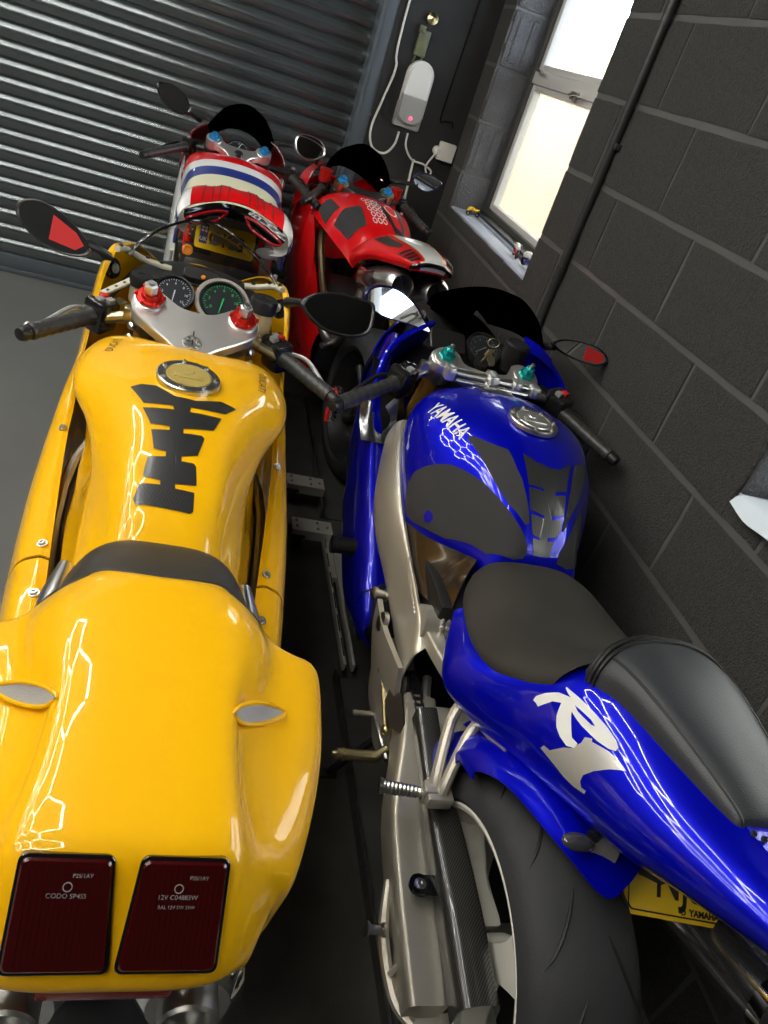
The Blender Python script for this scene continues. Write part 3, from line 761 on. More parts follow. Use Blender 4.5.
def on(S, a, b, off=0): return S.pt(a, b) + S.nrm(a, b) * off * s_sign(S)
# filler cap
def filler_cap(root, o, n, yd, r, disc_m, ring_m='silver'):
    M = frame(o, Vector(yd).cross(n) * 1, yd); M = frame(o, Vector(n).cross(Vector(yd)) * -1, yd)
    n = Vector(n).normalized()
    m_ = MB(); m_.lathe([(-.006, r), (.003, r), (.0055, r * .96), (.0055, r * .74), (.003, r * .72), (.003, 0)], o, n, 48); c_ = part('filler_cap', m_, ring_m, root)
    m_ = MB(); m_.lathe([(.003, r * .71), (.0065, r * .68), (.007, 0)], o, n, 40)
    part('cap_centre', m_, disc_m, c_)
    m_ = MB()
    x = Vector(yd).cross(n).normalized(); y = n.cross(x)
    for k in range(7):
        a = 2 * PI * k / 7; m_ = MB(); bolt(m_, Vector(o) + (x * math.cos(a) + y * math.sin(a)) * r * .85 + n * .0055, n, r * .055); part('cap_bolt', m_, 'steel', c_)
    m_ = MB(); m_.box(Vector(o) + n * .0075 - y * r * .15, (r * .9, r * .25, .003), Matrix((x, y, n)).transposed(), bev=.001); m_.lathe([(0, r * .17), (.002, r * .15), (.002, 0)], Vector(o) + n * .0072 + y * r * .2, n, 14); part('keyhole_flap', m_, disc_m, c_)
    return c_
filler_cap(tank, Vector((0, 1.445, .898)), (0, -.06, 1), (0, 1, 0), .062, 'cap_gold')
# tank pad with slots, small lettering at the tank front corners
YPAD = [(0.483, 0.369), (0.5475, 0.405), (0.5488, 0.474), (0.563, 0.478), (0.5635, 0.402), (0.617, 0.426), (0.6208, 0.472), (0.6332, 0.473), (0.635, 0.429), (0.6922, 0.443), (0.6977, 0.472), (0.7112, 0.473), (0.716, 0.432), (0.7703, 0.424), (0.7787, 0.468), (0.7903, 0.469), (0.7903, 0.415), (0.831, 0.395), (0.846, 0.404), (0.854, 0.551), (0.847, 0.558), (0.796, 0.55), (0.7953, 0.504), (0.7828, 0.502), (0.7757, 0.551), (0.724, 0.543), (0.717, 0.537), (0.7182, 0.509), (0.705, 0.508), (0.6922, 0.544), (0.6378, 0.556), (0.6298, 0.549), (0.6368, 0.505), (0.6222, 0.504), (0.601, 0.577), (0.5508, 0.591), (0.562, 0.513), (0.5443, 0.514), (0.5305, 0.598), (0.492, 0.624), (0.484, 0.579), (0.514, 0.522), (0.511, 0.476), (0.472, 0.434), (0.469, 0.398)]
m_ = MB(); m_.decal(TK, YPAD, .0016, 3); part('tank_pad', m_, 'pad_carbon', tank, 'slotted black carbon weave tank pad')
def text_on(S, txt, o, ax, up, m, name, root, cuts=1, off=.0012, bold=.0, label=None):
    # o, ax, up in surface coordinates; ax spans the whole word, up one letter height
    b = text_bm(txt, 1.0, bold=bold, align='LEFT'); xs = [v.co.x for v in b.verts]; ys = [v.co.y for v in b.verts]; x0, w, y0, h = min(xs), max(xs) - min(xs), min(ys), max(ys) - min(ys)
    m2 = MB(); m2._map(b, lambda p: on(S, o[0] + ax[0] * (p.x - x0) / w + up[0] * (p.y - y0) / h, o[1] + ax[1] * (p.x - x0) / w + up[1] * (p.y - y0) / h, off), cuts)
    return part(name, m2, m, root, label)
text_on(TK, 'DUCATI', (.290, .318), (-.085, .022), (-.006, -.020), 'black_print', 'tank_lettering', tank)
text_on(TK, 'DUCATI', (.235, .672), (.10, .006), (-.004, .022), 'black_print', 'tank_lettering', tank)
# --- seat
st_rows = [
 half(0, [(0, 1.045, .765), (.05, 1.045, .763), (.09, 1.045, .752), (.115, 1.04, .735), (.13, 1.02, .715), (.135, 1.01, .69)]),
 half(0, [(0, 1.035, .790), (.05, 1.035, .788), (.088, 1.03, .778), (.115, 1.02, .758), (.128, 1.01, .73), (.132, 1.00, .69)]),
 half(.985, [(0, .803), (.055, .801), (.095, .792), (.120, .770), (.135, .74), (.138, .69)]),
 half(.93, [(0, .812), (.06, .810), (.10, .802), (.128, .778), (.143, .745), (.144, .69)]),
 half(.86, [(0, .820), (.06, .818), (.105, .808), (.135, .778), (.150, .745), (.150, .69)]),
]
ST = Surf(st_rows); m_ = MB(); m_.surf(ST, 24, 40); part('seat', m_, 'seat_rubber', YB)
# --- tail cowl
ta = [
 half(0, [(0, .870, .854), (.05, .873, .852), (.085, .882, .840), (.112, .882, .817), (.140, .872, .797), (.162, .835, .785), (.178, .825, .765), (.182, .82, .70)]),
 half(0, [(0, .848, .863), (.055, .848, .861), (.095, .850, .849), (.125, .850, .829), (.152, .838, .805), (.178, .815, .792), (.198, .815, .770), (.20, .81, .70)]),
 half(0, [(0, .79, .868), (.06, .79, .866), (.108, .79, .856), (.142, .788, .832), (.164, .788, .806), (.205, .800, .792), (.236, .805, .768), (.232, .80, .70)]),
 half(.715, [(0, .868), (.06, .867), (.102, .860), (.130, .838), (.155, .808), (.208, .792), (.236, .765), (.230, .70)]),
 half(.64, [(0, .867), (.06, .866), (.097, .858), (.112, .832), (.150, .804), (.200, .788), (.228, .760), (.220, .70)]),
 half(.56, [(0, .862), (.06, .861), (.098, .852), (.114, .822), (.148, .798), (.188, .780), (.210, .752), (.202, .69)]),
 half(.495, [(0, .855), (.06, .854), (.103, .845), (.122, .818), (.148, .795), (.173, .770), (.188, .742), (.180, .68)]),
 half(0, [(0, .458, .842), (.06, .458, .841), (.104, .460, .832), (.124, .465, .810), (.142, .468, .785), (.158, .472, .758), (.167, .474, .732), (.160, .47, .67)]),
 half(0, [(0, .420, .797), (.06, .420, .796), (.103, .422, .790), (.122, .428, .774), (.136, .436, .755), (.148, .444, .735), (.153, .448, .716), (.148, .45, .66)]),
 half(0, [(0, .388, .752), (.06, .388, .751), (.098, .393, .746), (.115, .402, .736), (.128, .412, .724), (.138, .422, .711), (.142, .428, .698), (.136, .43, .655)]),
 half(0, [(0, .390, .728), (.06, .391, .727), (.094, .397, .724), (.110, .407, .717), (.122, .418, .708), (.130, .428, .698), (.134, .434, .688), (.128, .44, .65)]),
 half(0, [(0, .425, .712), (.06, .425, .712), (.090, .428, .710), (.105, .435, .705), (.115, .44, .70), (.122, .445, .69), (.125, .45, .68), (.12, .45, .65)]),
]
TA = Surf(ta); mb = solid(TA, 64, 72, .003); tail = part('tail_cowl', mb, 'yellow_paint', YB)
# dark trim along the front edge of the cowl
pts = [TA.pt(0, k / 40) + Vector((0, .004, -.004)) for k in range(41)]
part('edge_trim', MB().tube(pts, .0045, 8), 'black_rubber', tail)
# tail lights set into the sloping rear face
LN = Vector((0, -.575, .42)).cross(Vector((1, 0, 0))); 
lt, lb = Vector((0, .462, .842)), Vector((0, .392, .757)); up = (lt - lb).normalized(); nr = Vector((1, 0, 0)).cross(up)
for sx in (-1, 1):
    o_ = (lt + lb) / 2 + Vector((sx * .0505, 0, 0)) + nr * .0035
    M = frame(o_, (1, 0, 0), up); hgt = .098; k1, k2 = (.078 / 2, .089 / 2)
    outl = [(-k1 + (.004 if sx > 0 else -.004) , hgt / 2), (k1 + (.004 if sx > 0 else -.004), hgt / 2), (k2, -hgt / 2), (-k2, -hgt / 2)]
    def rnd_poly(P, r, n=4):
        out = []
        for i in range(len(P)):
            p, a, b = Vector(P[i]), Vector(P[i - 1]), Vector(P[(i + 1) % len(P)]); da = (a - p).normalized(); db = (b - p).normalized()
            for k in range(n + 1): t = k / n; q = (p + da * r) * (1 - t) ** 2 + p * 2 * t * (1 - t) + (p + db * r) * t * t; out.append((q.x, q.y))
        return out
    def grow(P, s):
        c = Vector((sum(p[0] for p in P) / len(P), sum(p[1] for p in P) / len(P))); return [((Vector(p) - c) * (1 + s / max(.001, (Vector(p) - c).length)) + c)[:] for p in P]
    m_ = MB(); m_.prism(rnd_poly(grow(outl, .006), .009), M @ Matrix.Translation((0, 0, -.006)), .0105, bev=.001); tl = part('tail_light', m_, 'black_gloss', tail)
    m_ = MB(); m_.prism(rnd_poly(grow(outl, .0015), .007), M @ Matrix.Translation((0, 0, 0)), .0085, bev=.0025); ln = part('tail_lens', m_, 'tail_lens', tl)
    m_ = MB()
    for k in range(15):
        x = -.036 + .0052 * k; m_.box(M @ Vector((x, 0, .0085)), (.0017, .088, .0012), M.to_3x3())
    part('lens_rib', m_, 'tail_lens', tl, kind='stuff')
    m_ = MB()
    lines = [('P2S/1AY', -.012 * sx if sx < 0 else .018, .036, .0052), ('CODO SP4SS' if sx < 0 else '12V C04883W', 0, .018, .0062)] + ([('RAL 12V 5W 23W', 0, .009, .0045)] if sx > 0 else [])
    for (t_, x, y, s_) in lines:
        b = text_bm(t_, s_); bm_place(m_, b, lambda p: M @ Vector((p.x + x, p.y + y, .0095)))
    m_.lathe([(0, .0045), (.0004, .0045), (.0004, .0035), (0, .0035)], M @ Vector((0, .026, .0090)), M.to_3x3() @ Vector((0, 0, 1)), 16)
    part('lens_lettering', m_, 'grey_plastic', tl)
# intake meshes in the sides of the hump
for sx in (-1, 1):
    P = [(.096, .634, .856), (.112, .655, .848), (.138, .674, .832), (.162, .688, .811), (.172, .688, .804), (.162, .676, .806), (.138, .656, .816), (.110, .636, .836)]
    P3 = [Vector((sx * p[0], p[1], p[2])) for p in P]
    m_ = MB(); c = sum(P3, Vector()) / 8; n = Vector((sx * .35, -.4, .85)).normalized()
    vs = [p + n * .004 for p in P3] + [c + n * .003]; m_._add(vs, [(i, (i + 1) % 8, 8) if sx > 0 else ((i + 1) % 8, i, 8) for i in range(8)]); v_ = part('intake_mesh', m_, 'mesh_grille', tail, 'silver mesh in the intake')
    part('intake_lip', MB().tube([p + n * .004 for p in smooth3(P3)] if 'smooth3' in globals() else [p + n * .004 for p in P3] + [P3[0] + n * .004], .0028, 8, closed=True), 'yellow_paint', v_)
# --- triple clamp, fork tops
S0 = Vector((0, 1.65, .885)); CM = frame(S0, (1, 0, 0), AF)
outl = smooth_poly([(-.140, .105), (-.118, .138), (-.085, .134), (-.06, .116), (-.03, .100), (.03, .100), (.06, .116), (.085, .134), (.118, .138), (.140, .105), (.135, .062), (.10, .028), (.06, -.002), (.035, -.024), (.02, -.036), (-.02, -.036), (-.035, -.024), (-.06, -.002), (-.10, .028), (-.135, .062)], 4)
m_ = MB(); m_.prism(outl, CM @ Matrix.Translation((0, 0, -.022)), .026, bev=.003); clamp = part('triple_clamp', m_, 'cast_aluminium', YB)
m_ = MB(); m_.lathe([(0, .021), (.003, .020), (.003, .009), (.001, .008), (.001, 0)], S0 + AX * .004, AX, 28)
for k in range(8): a = PI / 4 * k; m_.lathe([(0, .0028), (.002, .0025), (.002, 0)], S0 + AX * .007 + (Vector((1, 0, 0)) * math.cos(a) + AF * math.sin(a)) * .0145, AX, 8)
part('stem_nut', m_, 'silver', clamp)
m_ = MB(); m_.box(S0 + AX * .005 + AF * -.0, (.0025, .07, .002), CM.to_3x3()); part('clamp_slot', m_, 'black_print', clamp)
FB = {}
for sx in (-1, 1):
    base = S0 + Vector((sx * .104, 0, 0)) + AF * .10
    m_ = MB(); m_.lathe([(-.03, .033), (.008, .033), (.010, .030), (.010, 0)], base, AX, 28); m_.lathe([(-.05, .030), (-.03, .030)], base, AX, 24); part('clamp_boss', m_, 'cast_aluminium', clamp)
    m_ = MB(); m_.lathe([(.010, .0), (.010, .029), (.014, .031), (.017, .029), (.018, .020), (.026, .018), (.026, .012)], base, AX, 28)
    for k in range(6): a = PI / 3 * k; m_.box(base + AX * .018 + (Vector((1, 0, 0)) * math.cos(a) + AF * math.sin(a)) * .030, (.008, .008, .009), CM.to_3x3(), bev=.002)
    ad = part('preload_adjuster', m_, 'red_anodised', clamp, 'red anodised adjuster ring')
    m_ = MB(); m_.lathe([(.028, .0145), (.05, .0145), (.053, .011), (.053, .008), (.045, .008), (.045, 0)], base, AX, 6); m_.lathe([(.045, .006), (.058, .006), (.058, 0)], base, AX, 12); part('fork_cap', m_, 'silver', ad)
    fork(YB, base - AX * .02, base - AX * .62 + AF * .0, .027, 'gold', 'silver')
    # clip-on, grip, switchgear, lever
    ci = base - AX * .055; co = Vector((sx * .325, 1.63, .842))
    gi = Vector((sx * .222, 1.775, .850))
    m_ = MB(); m_.lathe([(-.018, .036), (.018, .036)], ci, AX, 24); m_.lathe([(-.018, .028), (-.018, .036)], ci, AX, 24); m_.lathe([(.018, .036), (.018, .028)], ci, AX, 24)
    m_.cyl(ci + Vector((sx * .02, .012, 0)), gi + Vector((sx * -.02, .0, 0)), .013, n=14); m_.box(ci + Vector((sx * .038, .012, .0)), (.03, .03, .034), bev=.005); part('clip_on', m_, 'brass', YB)
    m_ = MB(); m_.cyl(gi - (co - gi) * .35, gi, .011, n=14); part('handlebar', m_, 'cream_plastic', YB)
    grip(YB, gi, co)
    R3 = rot_to(co - gi, (0, -.2, 1)) if sx > 0 else rot_to(gi - co, (0, -.2, 1))
    d_ = (co - gi).normalized()
    sw = switch_box(YB, gi - d_ * .030 + Vector((0, -.002, -.003)), R3, 1.25, (('red_plastic', (.006 * -sx, .008)), ('grey_plastic', (.004 * -sx, -.013)), ('grey_plastic', (-.014, .0))))
    m_ = MB(); m_.box(gi - d_ * .075 + Vector((0, .022, .0)), (.045, .03, .032), R3, bev=.006); m_.lathe([(-.02, .012), (.02, .012), (.02, 0)], gi - d_ * .04 + Vector((0, .034, -.006)), (sx, .3, 0), 14); bolt(m_, gi - d_ * .07 + Vector((0, .02, .016)), (0, 0, 1), .005)
    part('lever_perch', m_, 'brass' if sx < 0 else 'brass', YB)
    if sx < 0: lever(YB, [gi + Vector((.01, .045, -.004)), gi + Vector((-.02, .040, .0)), gi + Vector((-.05, .004, .004)), co + Vector((.01, .034, .004)), co + Vector((-.008, .026, .002))], 'bright_aluminium')
    else:
        lever(YB, [gi + Vector((-.01, .045, -.004)), gi + Vector((.02, .042, .0)), gi + Vector((.06, .005, .004)), co + Vector((-.01, .034, .004)), co + Vector((.012, .022, .0))], 'bright_aluminium', ball=False)
        m_ = MB(); m_.tube([co + Vector((.004, .02, .012)), co + Vector((.016, .012, .004)), co + Vector((.012, -.01, -.01)), co + Vector((.0, -.022, -.024)), co + Vector((.0, -.03, -.05))], [.006, .007, .007, .006, .005], 8, smooth=3); part('bar_end', m_, 'red_anodised', YB, 'red anodised bar end')
        m_ = MB()
        for k in range(6): m_.ell(co + Vector((.022 - .001 * k, .010 - .008 * k, .004 - .009 * k)), (.009, .007, .006), n=8, m=6)
        m_.ell(co + Vector((.02, .03, .004)), (.014, .016, .012)); part('lever_guard', m_, 'black_gloss', YB)
# pinch bolts beside the clamp
for k in range(3):
    for sx in (-1, 1): m_ = MB(); m_.lathe([(0, .008), (.014, .008), (.016, .004), (.016, 0)], S0 + Vector((sx * .128, .075, -.02 - .012 * k)) - AF * .02 * k, (sx * .6, -.6, .4), 10); part('pinch_bolt', m_, 'silver', clamp)
# lower yoke and steering damper across the tank front
m_ = MB(); m_.box(S0 - AX * .17 + AF * .06, (.27, .10, .03), CM.to_3x3(), bev=.01); part('lower_yoke', m_, 'cast_aluminium', YB)
m_ = MB(); m_.cyl((-.05, 1.66, .842), (.12, 1.685, .850), .011, n=16); m_.cyl((-.10, 1.655, .84), (-.05, 1.66, .842), .0045, n=10); dm = part('steering_damper', m_, 'frame_tube', YB)
m_ = MB(); m_.box((-.015, 1.662, .856), (.035, .03, .02), bev=.004); part('damper_bracket', m_, 'silver', dm)
# frame head and dark filling between tank and clamp
m_ = MB(); m_.box((0, 1.70, .78), (.20, .12, .10), bev=.02); m_.box((0, 1.60, .70), (.24, .2, .12), bev=.03); part('air_box', m_, 'black_plastic', YB)
# --- gauges
GN = Vector((0, -.62, .785)); GM = Matrix((Vector((1, 0, 0)), GN.cross(Vector((1, 0, 0))), GN)).transposed()
gauge(YB, (-.056, 1.835, .925), GM, .047, 'black_plastic', 'white_print', math.radians(225), math.radians(-45), math.radians(-95), ['0', '2', '4', '6', '8', '10', '12'])
m_ = MB(); m_.lathe([(-.045, .045), (-.02, .062), (.0, .066), (.003, .064), (.003, .056)], (.056, 1.845, .928), GN, 40); part('gauge_shroud', m_, 'shroud_grey', YB)
gauge(YB, (.056, 1.842, .929), GM, .055, 'black_plastic', 'green_print', math.radians(215), math.radians(-35), math.radians(-100), ['0', '2', '4', '6', '8', '10', '12'])
m_ = MB(); m_.prism(rrect(.085, .034, .014), frame((-.002, 1.93, .945), (1, 0, 0), GM @ Vector((0, 1, 0))), .018, bev=.004); wp = part('warning_light_panel', m_, 'black_plastic', YB)
m_ = MB()
m_.lathe([(0, .006), (.003, .005), (.003, 0)], Vector((.004, 1.912, .955)), GN, 10); part('warning_lamp', m_, 'amber', wp)
# --- reservoirs and their stays
def reservoir(root, o, ax, r, h, cap, body):
    m_ = MB(); m_.lathe([(0, 0), (0, r * .85), (.006, r * .92), (h * .62, r * .92), (h * .64, r), (h * .64, 0)], o, ax, 24); g = part('reservoir', m_, body, root)
    m_ = MB(); m_.lathe([(h * .62, 0), (h * .62, r * 1.04), (h * .92, r * 1.04), (h, r * .95), (h, r * .4), (h * .96, r * .36), (h * .96, 0)], o, ax, 24)
    for k in range(0): a = PI / 8 * k; x = Vector(ax).normalized().orthogonal(); y = Vector(ax).normalized().cross(x); m_.box(Vector(o) + Vector(ax).normalized() * h * .78 + (x * math.cos(a) + y * math.sin(a)) * r * 1.04, (.003, .003, h * .26))
    part('reservoir_cap', m_, cap, g); return g
reservoir(YB, (.150, 1.835, .882), (0.02, -.05, 1), .031, .085, 'black_plastic', 'reservoir')
reservoir(YB, (-.135, 1.885, .868), (0, -.1, 1), .025, .07, 'black_plastic', 'cream_plastic')
m_ = MB(); m_.prism([(-.055, -.009), (.045, -.009), (.055, 0), (.045, .009), (-.055, .009)], frame((-.175, 1.86, .905), (.62, .72, .28), (-.7, .6, 0)), .005, bev=.001); sb_ = part('reservoir_stay', m_, 'cream_plastic', YB)
m_ = MB()
for k in range(4): q = frame((-.175, 1.86, .905), (.62, .72, .28), (-.7, .6, 0)); m_.lathe([(.005, .004), (.0058, .004), (.0058, 0)], q @ Vector((-.04 + .025 * k, 0, 0)), q.to_3x3() @ Vector((0, 0, 1)), 10)
part('stay_hole', m_, 'black_print', sb_)
m_ = MB(); m_.lathe([(.0, .011), (.008, .010), (.008, 0)], (-.145, 1.895, .925), (0, -.3, 1), 14); part('stay_bolt', m_, 'silver', sb_)
m_ = MB(); m_.box((.195, 1.80, .865), (.05, .045, .035), Matrix.Rotation(-.5, 3, 'Z'), bev=.01); m_.lathe([(0, .012), (.012, .011), (.012, 0)], (.198, 1.80, .882), (0, -.1, 1), 14); part('master_cylinder', m_, 'black_plastic', YB)
# --- fairing: side panels with a turned-in flange
def fairing_rows(sx):
    R = [
     [(.10, 2.42, .80), (.12, 2.42, .79), (.16, 2.40, .74), (.17, 2.40, .62), (.14, 2.38, .50), (.10, 2.36, .44)],
     [(.165, 2.26, .89), (.18, 2.27, .88), (.215, 2.27, .80), (.225, 2.27, .66), (.20, 2.27, .48), (.15, 2.27, .36)],
     [(.195, 2.10, .93), (.212, 2.11, .925), (.240, 2.12, .85), (.258, 2.12, .68), (.245, 2.12, .48), (.19, 2.12, .28)],
     [(.205, 1.99, .945), (.224, 1.985, .942), (.244, 1.99, .87), (.262, 1.99, .68), (.252, 1.99, .45), (.19, 1.99, .22)],
     [(.222, 1.93, .885), (.236, 1.925, .875), (.248, 1.93, .80), (.262, 1.92, .66), (.256, 1.9, .42), (.19, 1.9, .2)],
     [(.228, 1.82, .80), (.238, 1.815, .79), (.250, 1.82, .72), (.260, 1.80, .60), (.256, 1.80, .40), (.19, 1.8, .19)],
     [(.228, 1.70, .735), (.241, 1.695, .730), (.258, 1.70, .69), (.268, 1.70, .57), (.252, 1.70, .38), (.19, 1.7, .18)],
     [(.224, 1.63, .690), (.238, 1.625, .690), (.262, 1.62, .66), (.272, 1.62, .56), (.248, 1.62, .38), (.19, 1.62, .18)],
     [(.218, 1.52, .680), (.235, 1.52, .678), (.261, 1.51, .645), (.271, 1.50, .55), (.244, 1.50, .37), (.19, 1.5, .18)],
     [(.206, 1.38, .668), (.225, 1.38, .666), (.255, 1.37, .635), (.266, 1.36, .54), (.240, 1.36, .36), (.19, 1.36, .18)],
     [(.190, 1.22, .655), (.211, 1.22, .655), (.243, 1.21, .63), (.256, 1.20, .53), (.234, 1.20, .35), (.18, 1.2, .18)],
     [(.174, 1.06, .645), (.196, 1.06, .648), (.228, 1.05, .625), (.244, 1.04, .52), (.226, 1.04, .34), (.17, 1.04, .2)],
     [(.166, .96, .64), (.187, .96, .642), (.218, .95, .62), (.236, .94, .51), (.220, .94, .36), (.165, .96, .24)],
    ]
    return [[Vector((sx * p[0], p[1], p[2])) for p in r] for r in R]
for sx in (-1, 1):
    FS = Surf(fairing_rows(sx)); FS.sign = 1 if sx > 0 else -1
    mb = solid(FS, 72, 30, .004, a0=0, a1=.874); fp = part('side_fairing', mb, 'yellow_paint', YB)
    mb = solid(FS, 14, 30, .004, a0=.878, a1=1); part('side_fairing', mb, 'yellow_paint', YB)
    for (a, b) in ((.655, .14), (.86, .14), (.93, .14)):
        m_ = MB(); p = FS.pt(a, b); n = Vector((sx * .3, -.1, .95)); bolt(m_, p + n * .002, n, .0062); part('fairing_bolt', m_, 'silver', fp)
# nose and headlamp
ns = [half(0, [(0, 2.52, .80), (.05, 2.51, .795), (.09, 2.47, .79), (.12, 2.42, .785)]), half(0, [(0, 2.56, .72), (.06, 2.54, .71), (.11, 2.49, .70), (.155, 2.40, .70)]), half(0, [(0, 2.53, .60), (.06, 2.52, .59), (.11, 2.47, .58), (.16, 2.39, .58)]), half(0, [(0, 2.44, .50), (.06, 2.44, .49), (.10, 2.42, .48), (.14, 2.38, .48)])]
NS = Surf(ns); part('nose_fairing', solid(NS, 20, 30, .004), 'yellow_paint', YB)
dk = Surf([half(0, [(0, 1.98, .905), (.10, 1.98, .90), (.17, 1.98, .87), (.215, 1.98, .80)]), half(0, [(0, 2.15, .905), (.10, 2.15, .895), (.16, 2.15, .865), (.205, 2.15, .80)]), half(0, [(0, 2.35, .84), (.07, 2.35, .83), (.12, 2.33, .80), (.15, 2.32, .75)]), half(0, [(0, 2.5, .79), (.04, 2.5, .785), (.08, 2.46, .77), (.10, 2.4, .74)])])
part('inner_panel', solid(dk, 12, 24, .003), 'black_plastic', YB)
# --- windscreen with edge bead and cream mounting strip
wsr = [
 [(-.178, 2.015, .935), (-.155, 2.035, .968), (-.115, 2.075, .998), (-.06, 2.13, 1.020), (0, 2.155, 1.028), (.06, 2.13, 1.020), (.12, 2.075, .998), (.172, 2.035, .968), (.205, 1.995, .935)],
 [(-.180, 2.10, .915), (-.160, 2.13, .945), (-.12, 2.18, .972), (-.06, 2.23, .992), (0, 2.25, .998), (.06, 2.23, .992), (.12, 2.18, .972), (.168, 2.13, .945), (.195, 2.09, .915)],
 [(-.165, 2.22, .885), (-.145, 2.25, .910), (-.11, 2.30, .932), (-.055, 2.345, .945), (0, 2.36, .950), (.055, 2.345, .945), (.11, 2.30, .932), (.148, 2.25, .910), (.17, 2.22, .885)],
 [(-.125, 2.34, .84), (-.110, 2.37, .855), (-.085, 2.42, .865), (-.045, 2.46, .872), (0, 2.475, .875), (.045, 2.46, .872), (.085, 2.42, .865), (.110, 2.37, .855), (.13, 2.34, .84)],
 [(-.10, 2.42, .80), (-.09, 2.44, .805), (-.07, 2.48, .808), (-.04, 2.515, .81), (0, 2.525, .81), (.04, 2.515, .81), (.07, 2.48, .808), (.09, 2.44, .805), (.10, 2.42, .80)],
]
WSY = Surf(wsr); mb = solid(WSY, 24, 40, .003); ws = part('windscreen', mb, 'clear_screen', YB)
part('screen_bead', MB().tube([WSY.pt(0, k / 40) for k in range(41)], .0035, 8), 'black_gloss', ws)
text_on(WSY, 'MRA', (.05, .925), (.20, -.012), (.0, .028), 'white_print', 'screen_lettering', ws)
for sx in (-1, 1):
    st = [(sx * .205, 1.985, .950), (sx * .185, 2.03, .940), (sx * .150, 2.05, .922), (sx * .115, 2.055, .915), (sx * .075, 2.06, .910)]
    if sx > 0: st = st[:4]
    m_ = MB(); m_.tube(st, .008, 8, smooth=4); ms = part('screen_mount', m_, 'cream_plastic', YB)
    m_ = MB()
    for q in ((sx * .198, 2.0, .956), (sx * .175, 2.037, .944), (sx * .135, 2.053, .928), (sx * .10, 2.057, .922)): m_.lathe([(0, .006), (.003, .005), (.003, 0)], q, (0, -.4, 1), 10)
    part('screen_bolt', m_, 'dark_metal', ms)
    # round mirror mounts inside the fairing
    m_ = MB(); c = Vector((sx * .212, 1.985, .900)); m_.lathe([(0, .026), (.006, .025), (.007, .015), (.012, .013), (.012, 0)], c, (-sx * .75, -.55, .3), 20); mm = part('mirror_mount', m_, 'black_gloss', YB)
    m_ = MB(); bolt(m_, c + Vector((-sx * .010, -.008, .004)), (-sx * .75, -.55, .3), .008); part('mount_bolt', m_, 'silver', mm)
    # mirrors
    ol = [(-.085, .03), (-.05, .045), (.0, .036), (.05, .010), (.082, -.020), (.075, -.040), (.03, -.052), (-.02, -.046), (-.07, -.020), (-.09, .005)]
    if sx < 0:
        mr, MM = mirror(YB, (-.338, 1.945, .975), (.97, -.02, -.10), (.07, .28, .96), ol, .03, ([(-.268, 1.945, .955), (-.24, 1.955, .945), (-.222, 1.975, .925)], [.013, .010, .016]), 'dark_metal')
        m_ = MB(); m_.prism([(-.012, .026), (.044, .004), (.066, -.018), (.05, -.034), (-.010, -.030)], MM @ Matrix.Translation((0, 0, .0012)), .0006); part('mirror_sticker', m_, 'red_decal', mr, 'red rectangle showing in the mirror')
    else:
        ol = [(-p[0], p[1]) for p in [(-.078, .028), (-.05, .034), (.0, .036), (.05, .030), (.085, .012), (.086, -.006), (.045, -.034), (.0, -.044), (-.045, -.042), (-.075, -.028), (-.082, .0)]]
        mirror(YB, (.337, 1.850, .972), (1.0, -.02, .05), (-.05, .45, .88), [(p[0] * 1.08, p[1] * 1.25) for p in ol], .03, ([(.255, 1.87, .965), (.238, 1.90, .955), (.222, 1.96, .93)], [.012, .010, .014]), 'dark_metal')
# --- exhausts under the tail, reflector
for sx in (-1, 1):
    m_ = MB(); a = Vector((sx * .088, .425, .655)); b = Vector((sx * .088, .80, .60)); m_.tube([b, a.lerp(b, .12), a, a + (a - b).normalized() * .02], [.062, .064, .060, .044], 32); ex = part('silencer', m_, 'chrome', YB)
    m_ = MB(); u = (a - b).normalized(); m_.lathe([(-.02, .030), (.028, .032), (.032, .029), (.02, .025), (-.04, .024), (-.04, 0)], a + u * .01, u, 24); part('silencer_outlet', m_, 'steel', ex)
m_ = MB(); m_.box((0, .46, .68), (.12, .10, .03), bev=.004); part('tail_tray', m_, 'black_plastic', YB)
m_ = MB(); m_.box((.0, .405, .700), (.13, .012, .022), bev=.003); part('rear_reflector', m_, 'red_reflector', YB)
# --- frame tubes, engine, wheels
for sx in (-1, 1):
    m_ = MB(); m_.tube([(sx * .06, 1.70, .74), (sx * .195, 1.50, .63), (sx * .178, 1.1, .60), (sx * .13, .85, .66), (sx * .09, .5, .72)], .014, 10, smooth=4); m_.tube([(sx * .15, 1.48, .62), (sx * .13, 1.25, .45), (sx * .15, 1.1, .56)], .012, 10); part('frame_rail', m_, 'frame_tube', YB)
    m_ = MB(); m_.tube([(sx * .146, 1.06, .70), (sx * .152, .98, .69), (sx * .155, .90, .70)], [.012, .022, .012], 12, smooth=4); part('seat_bracket', m_, 'silver', YB)
m_ = MB(); m_.box((0, 1.40, .42), (.30, .40, .30), bev=.05); m_.box((0, 1.62, .55), (.20, .20, .20), Matrix.Rotation(.5, 3, 'X'), bev=.03); m_.cyl((-.19, 1.35, .36), (.19, 1.35, .36), .085, n=28); part('engine', m_, 'dark_metal', YB)
m_ = MB(); m_.box((0, .98, .36), (.14, .55, .07), bev=.02); m_.box((.09, .85, .34), (.04, .35, .06), bev=.015); part('swingarm', m_, 'cast_aluminium', YB)
wheel(YB, (0, .72, .31), .31, .185, 'gold', 3); wheel(YB, (0, 2.16, .295), .295, .12, 'gold', 3, disc=2)
FA = [(-.075, 2.16, .30), (.075, 2.16, .30)]
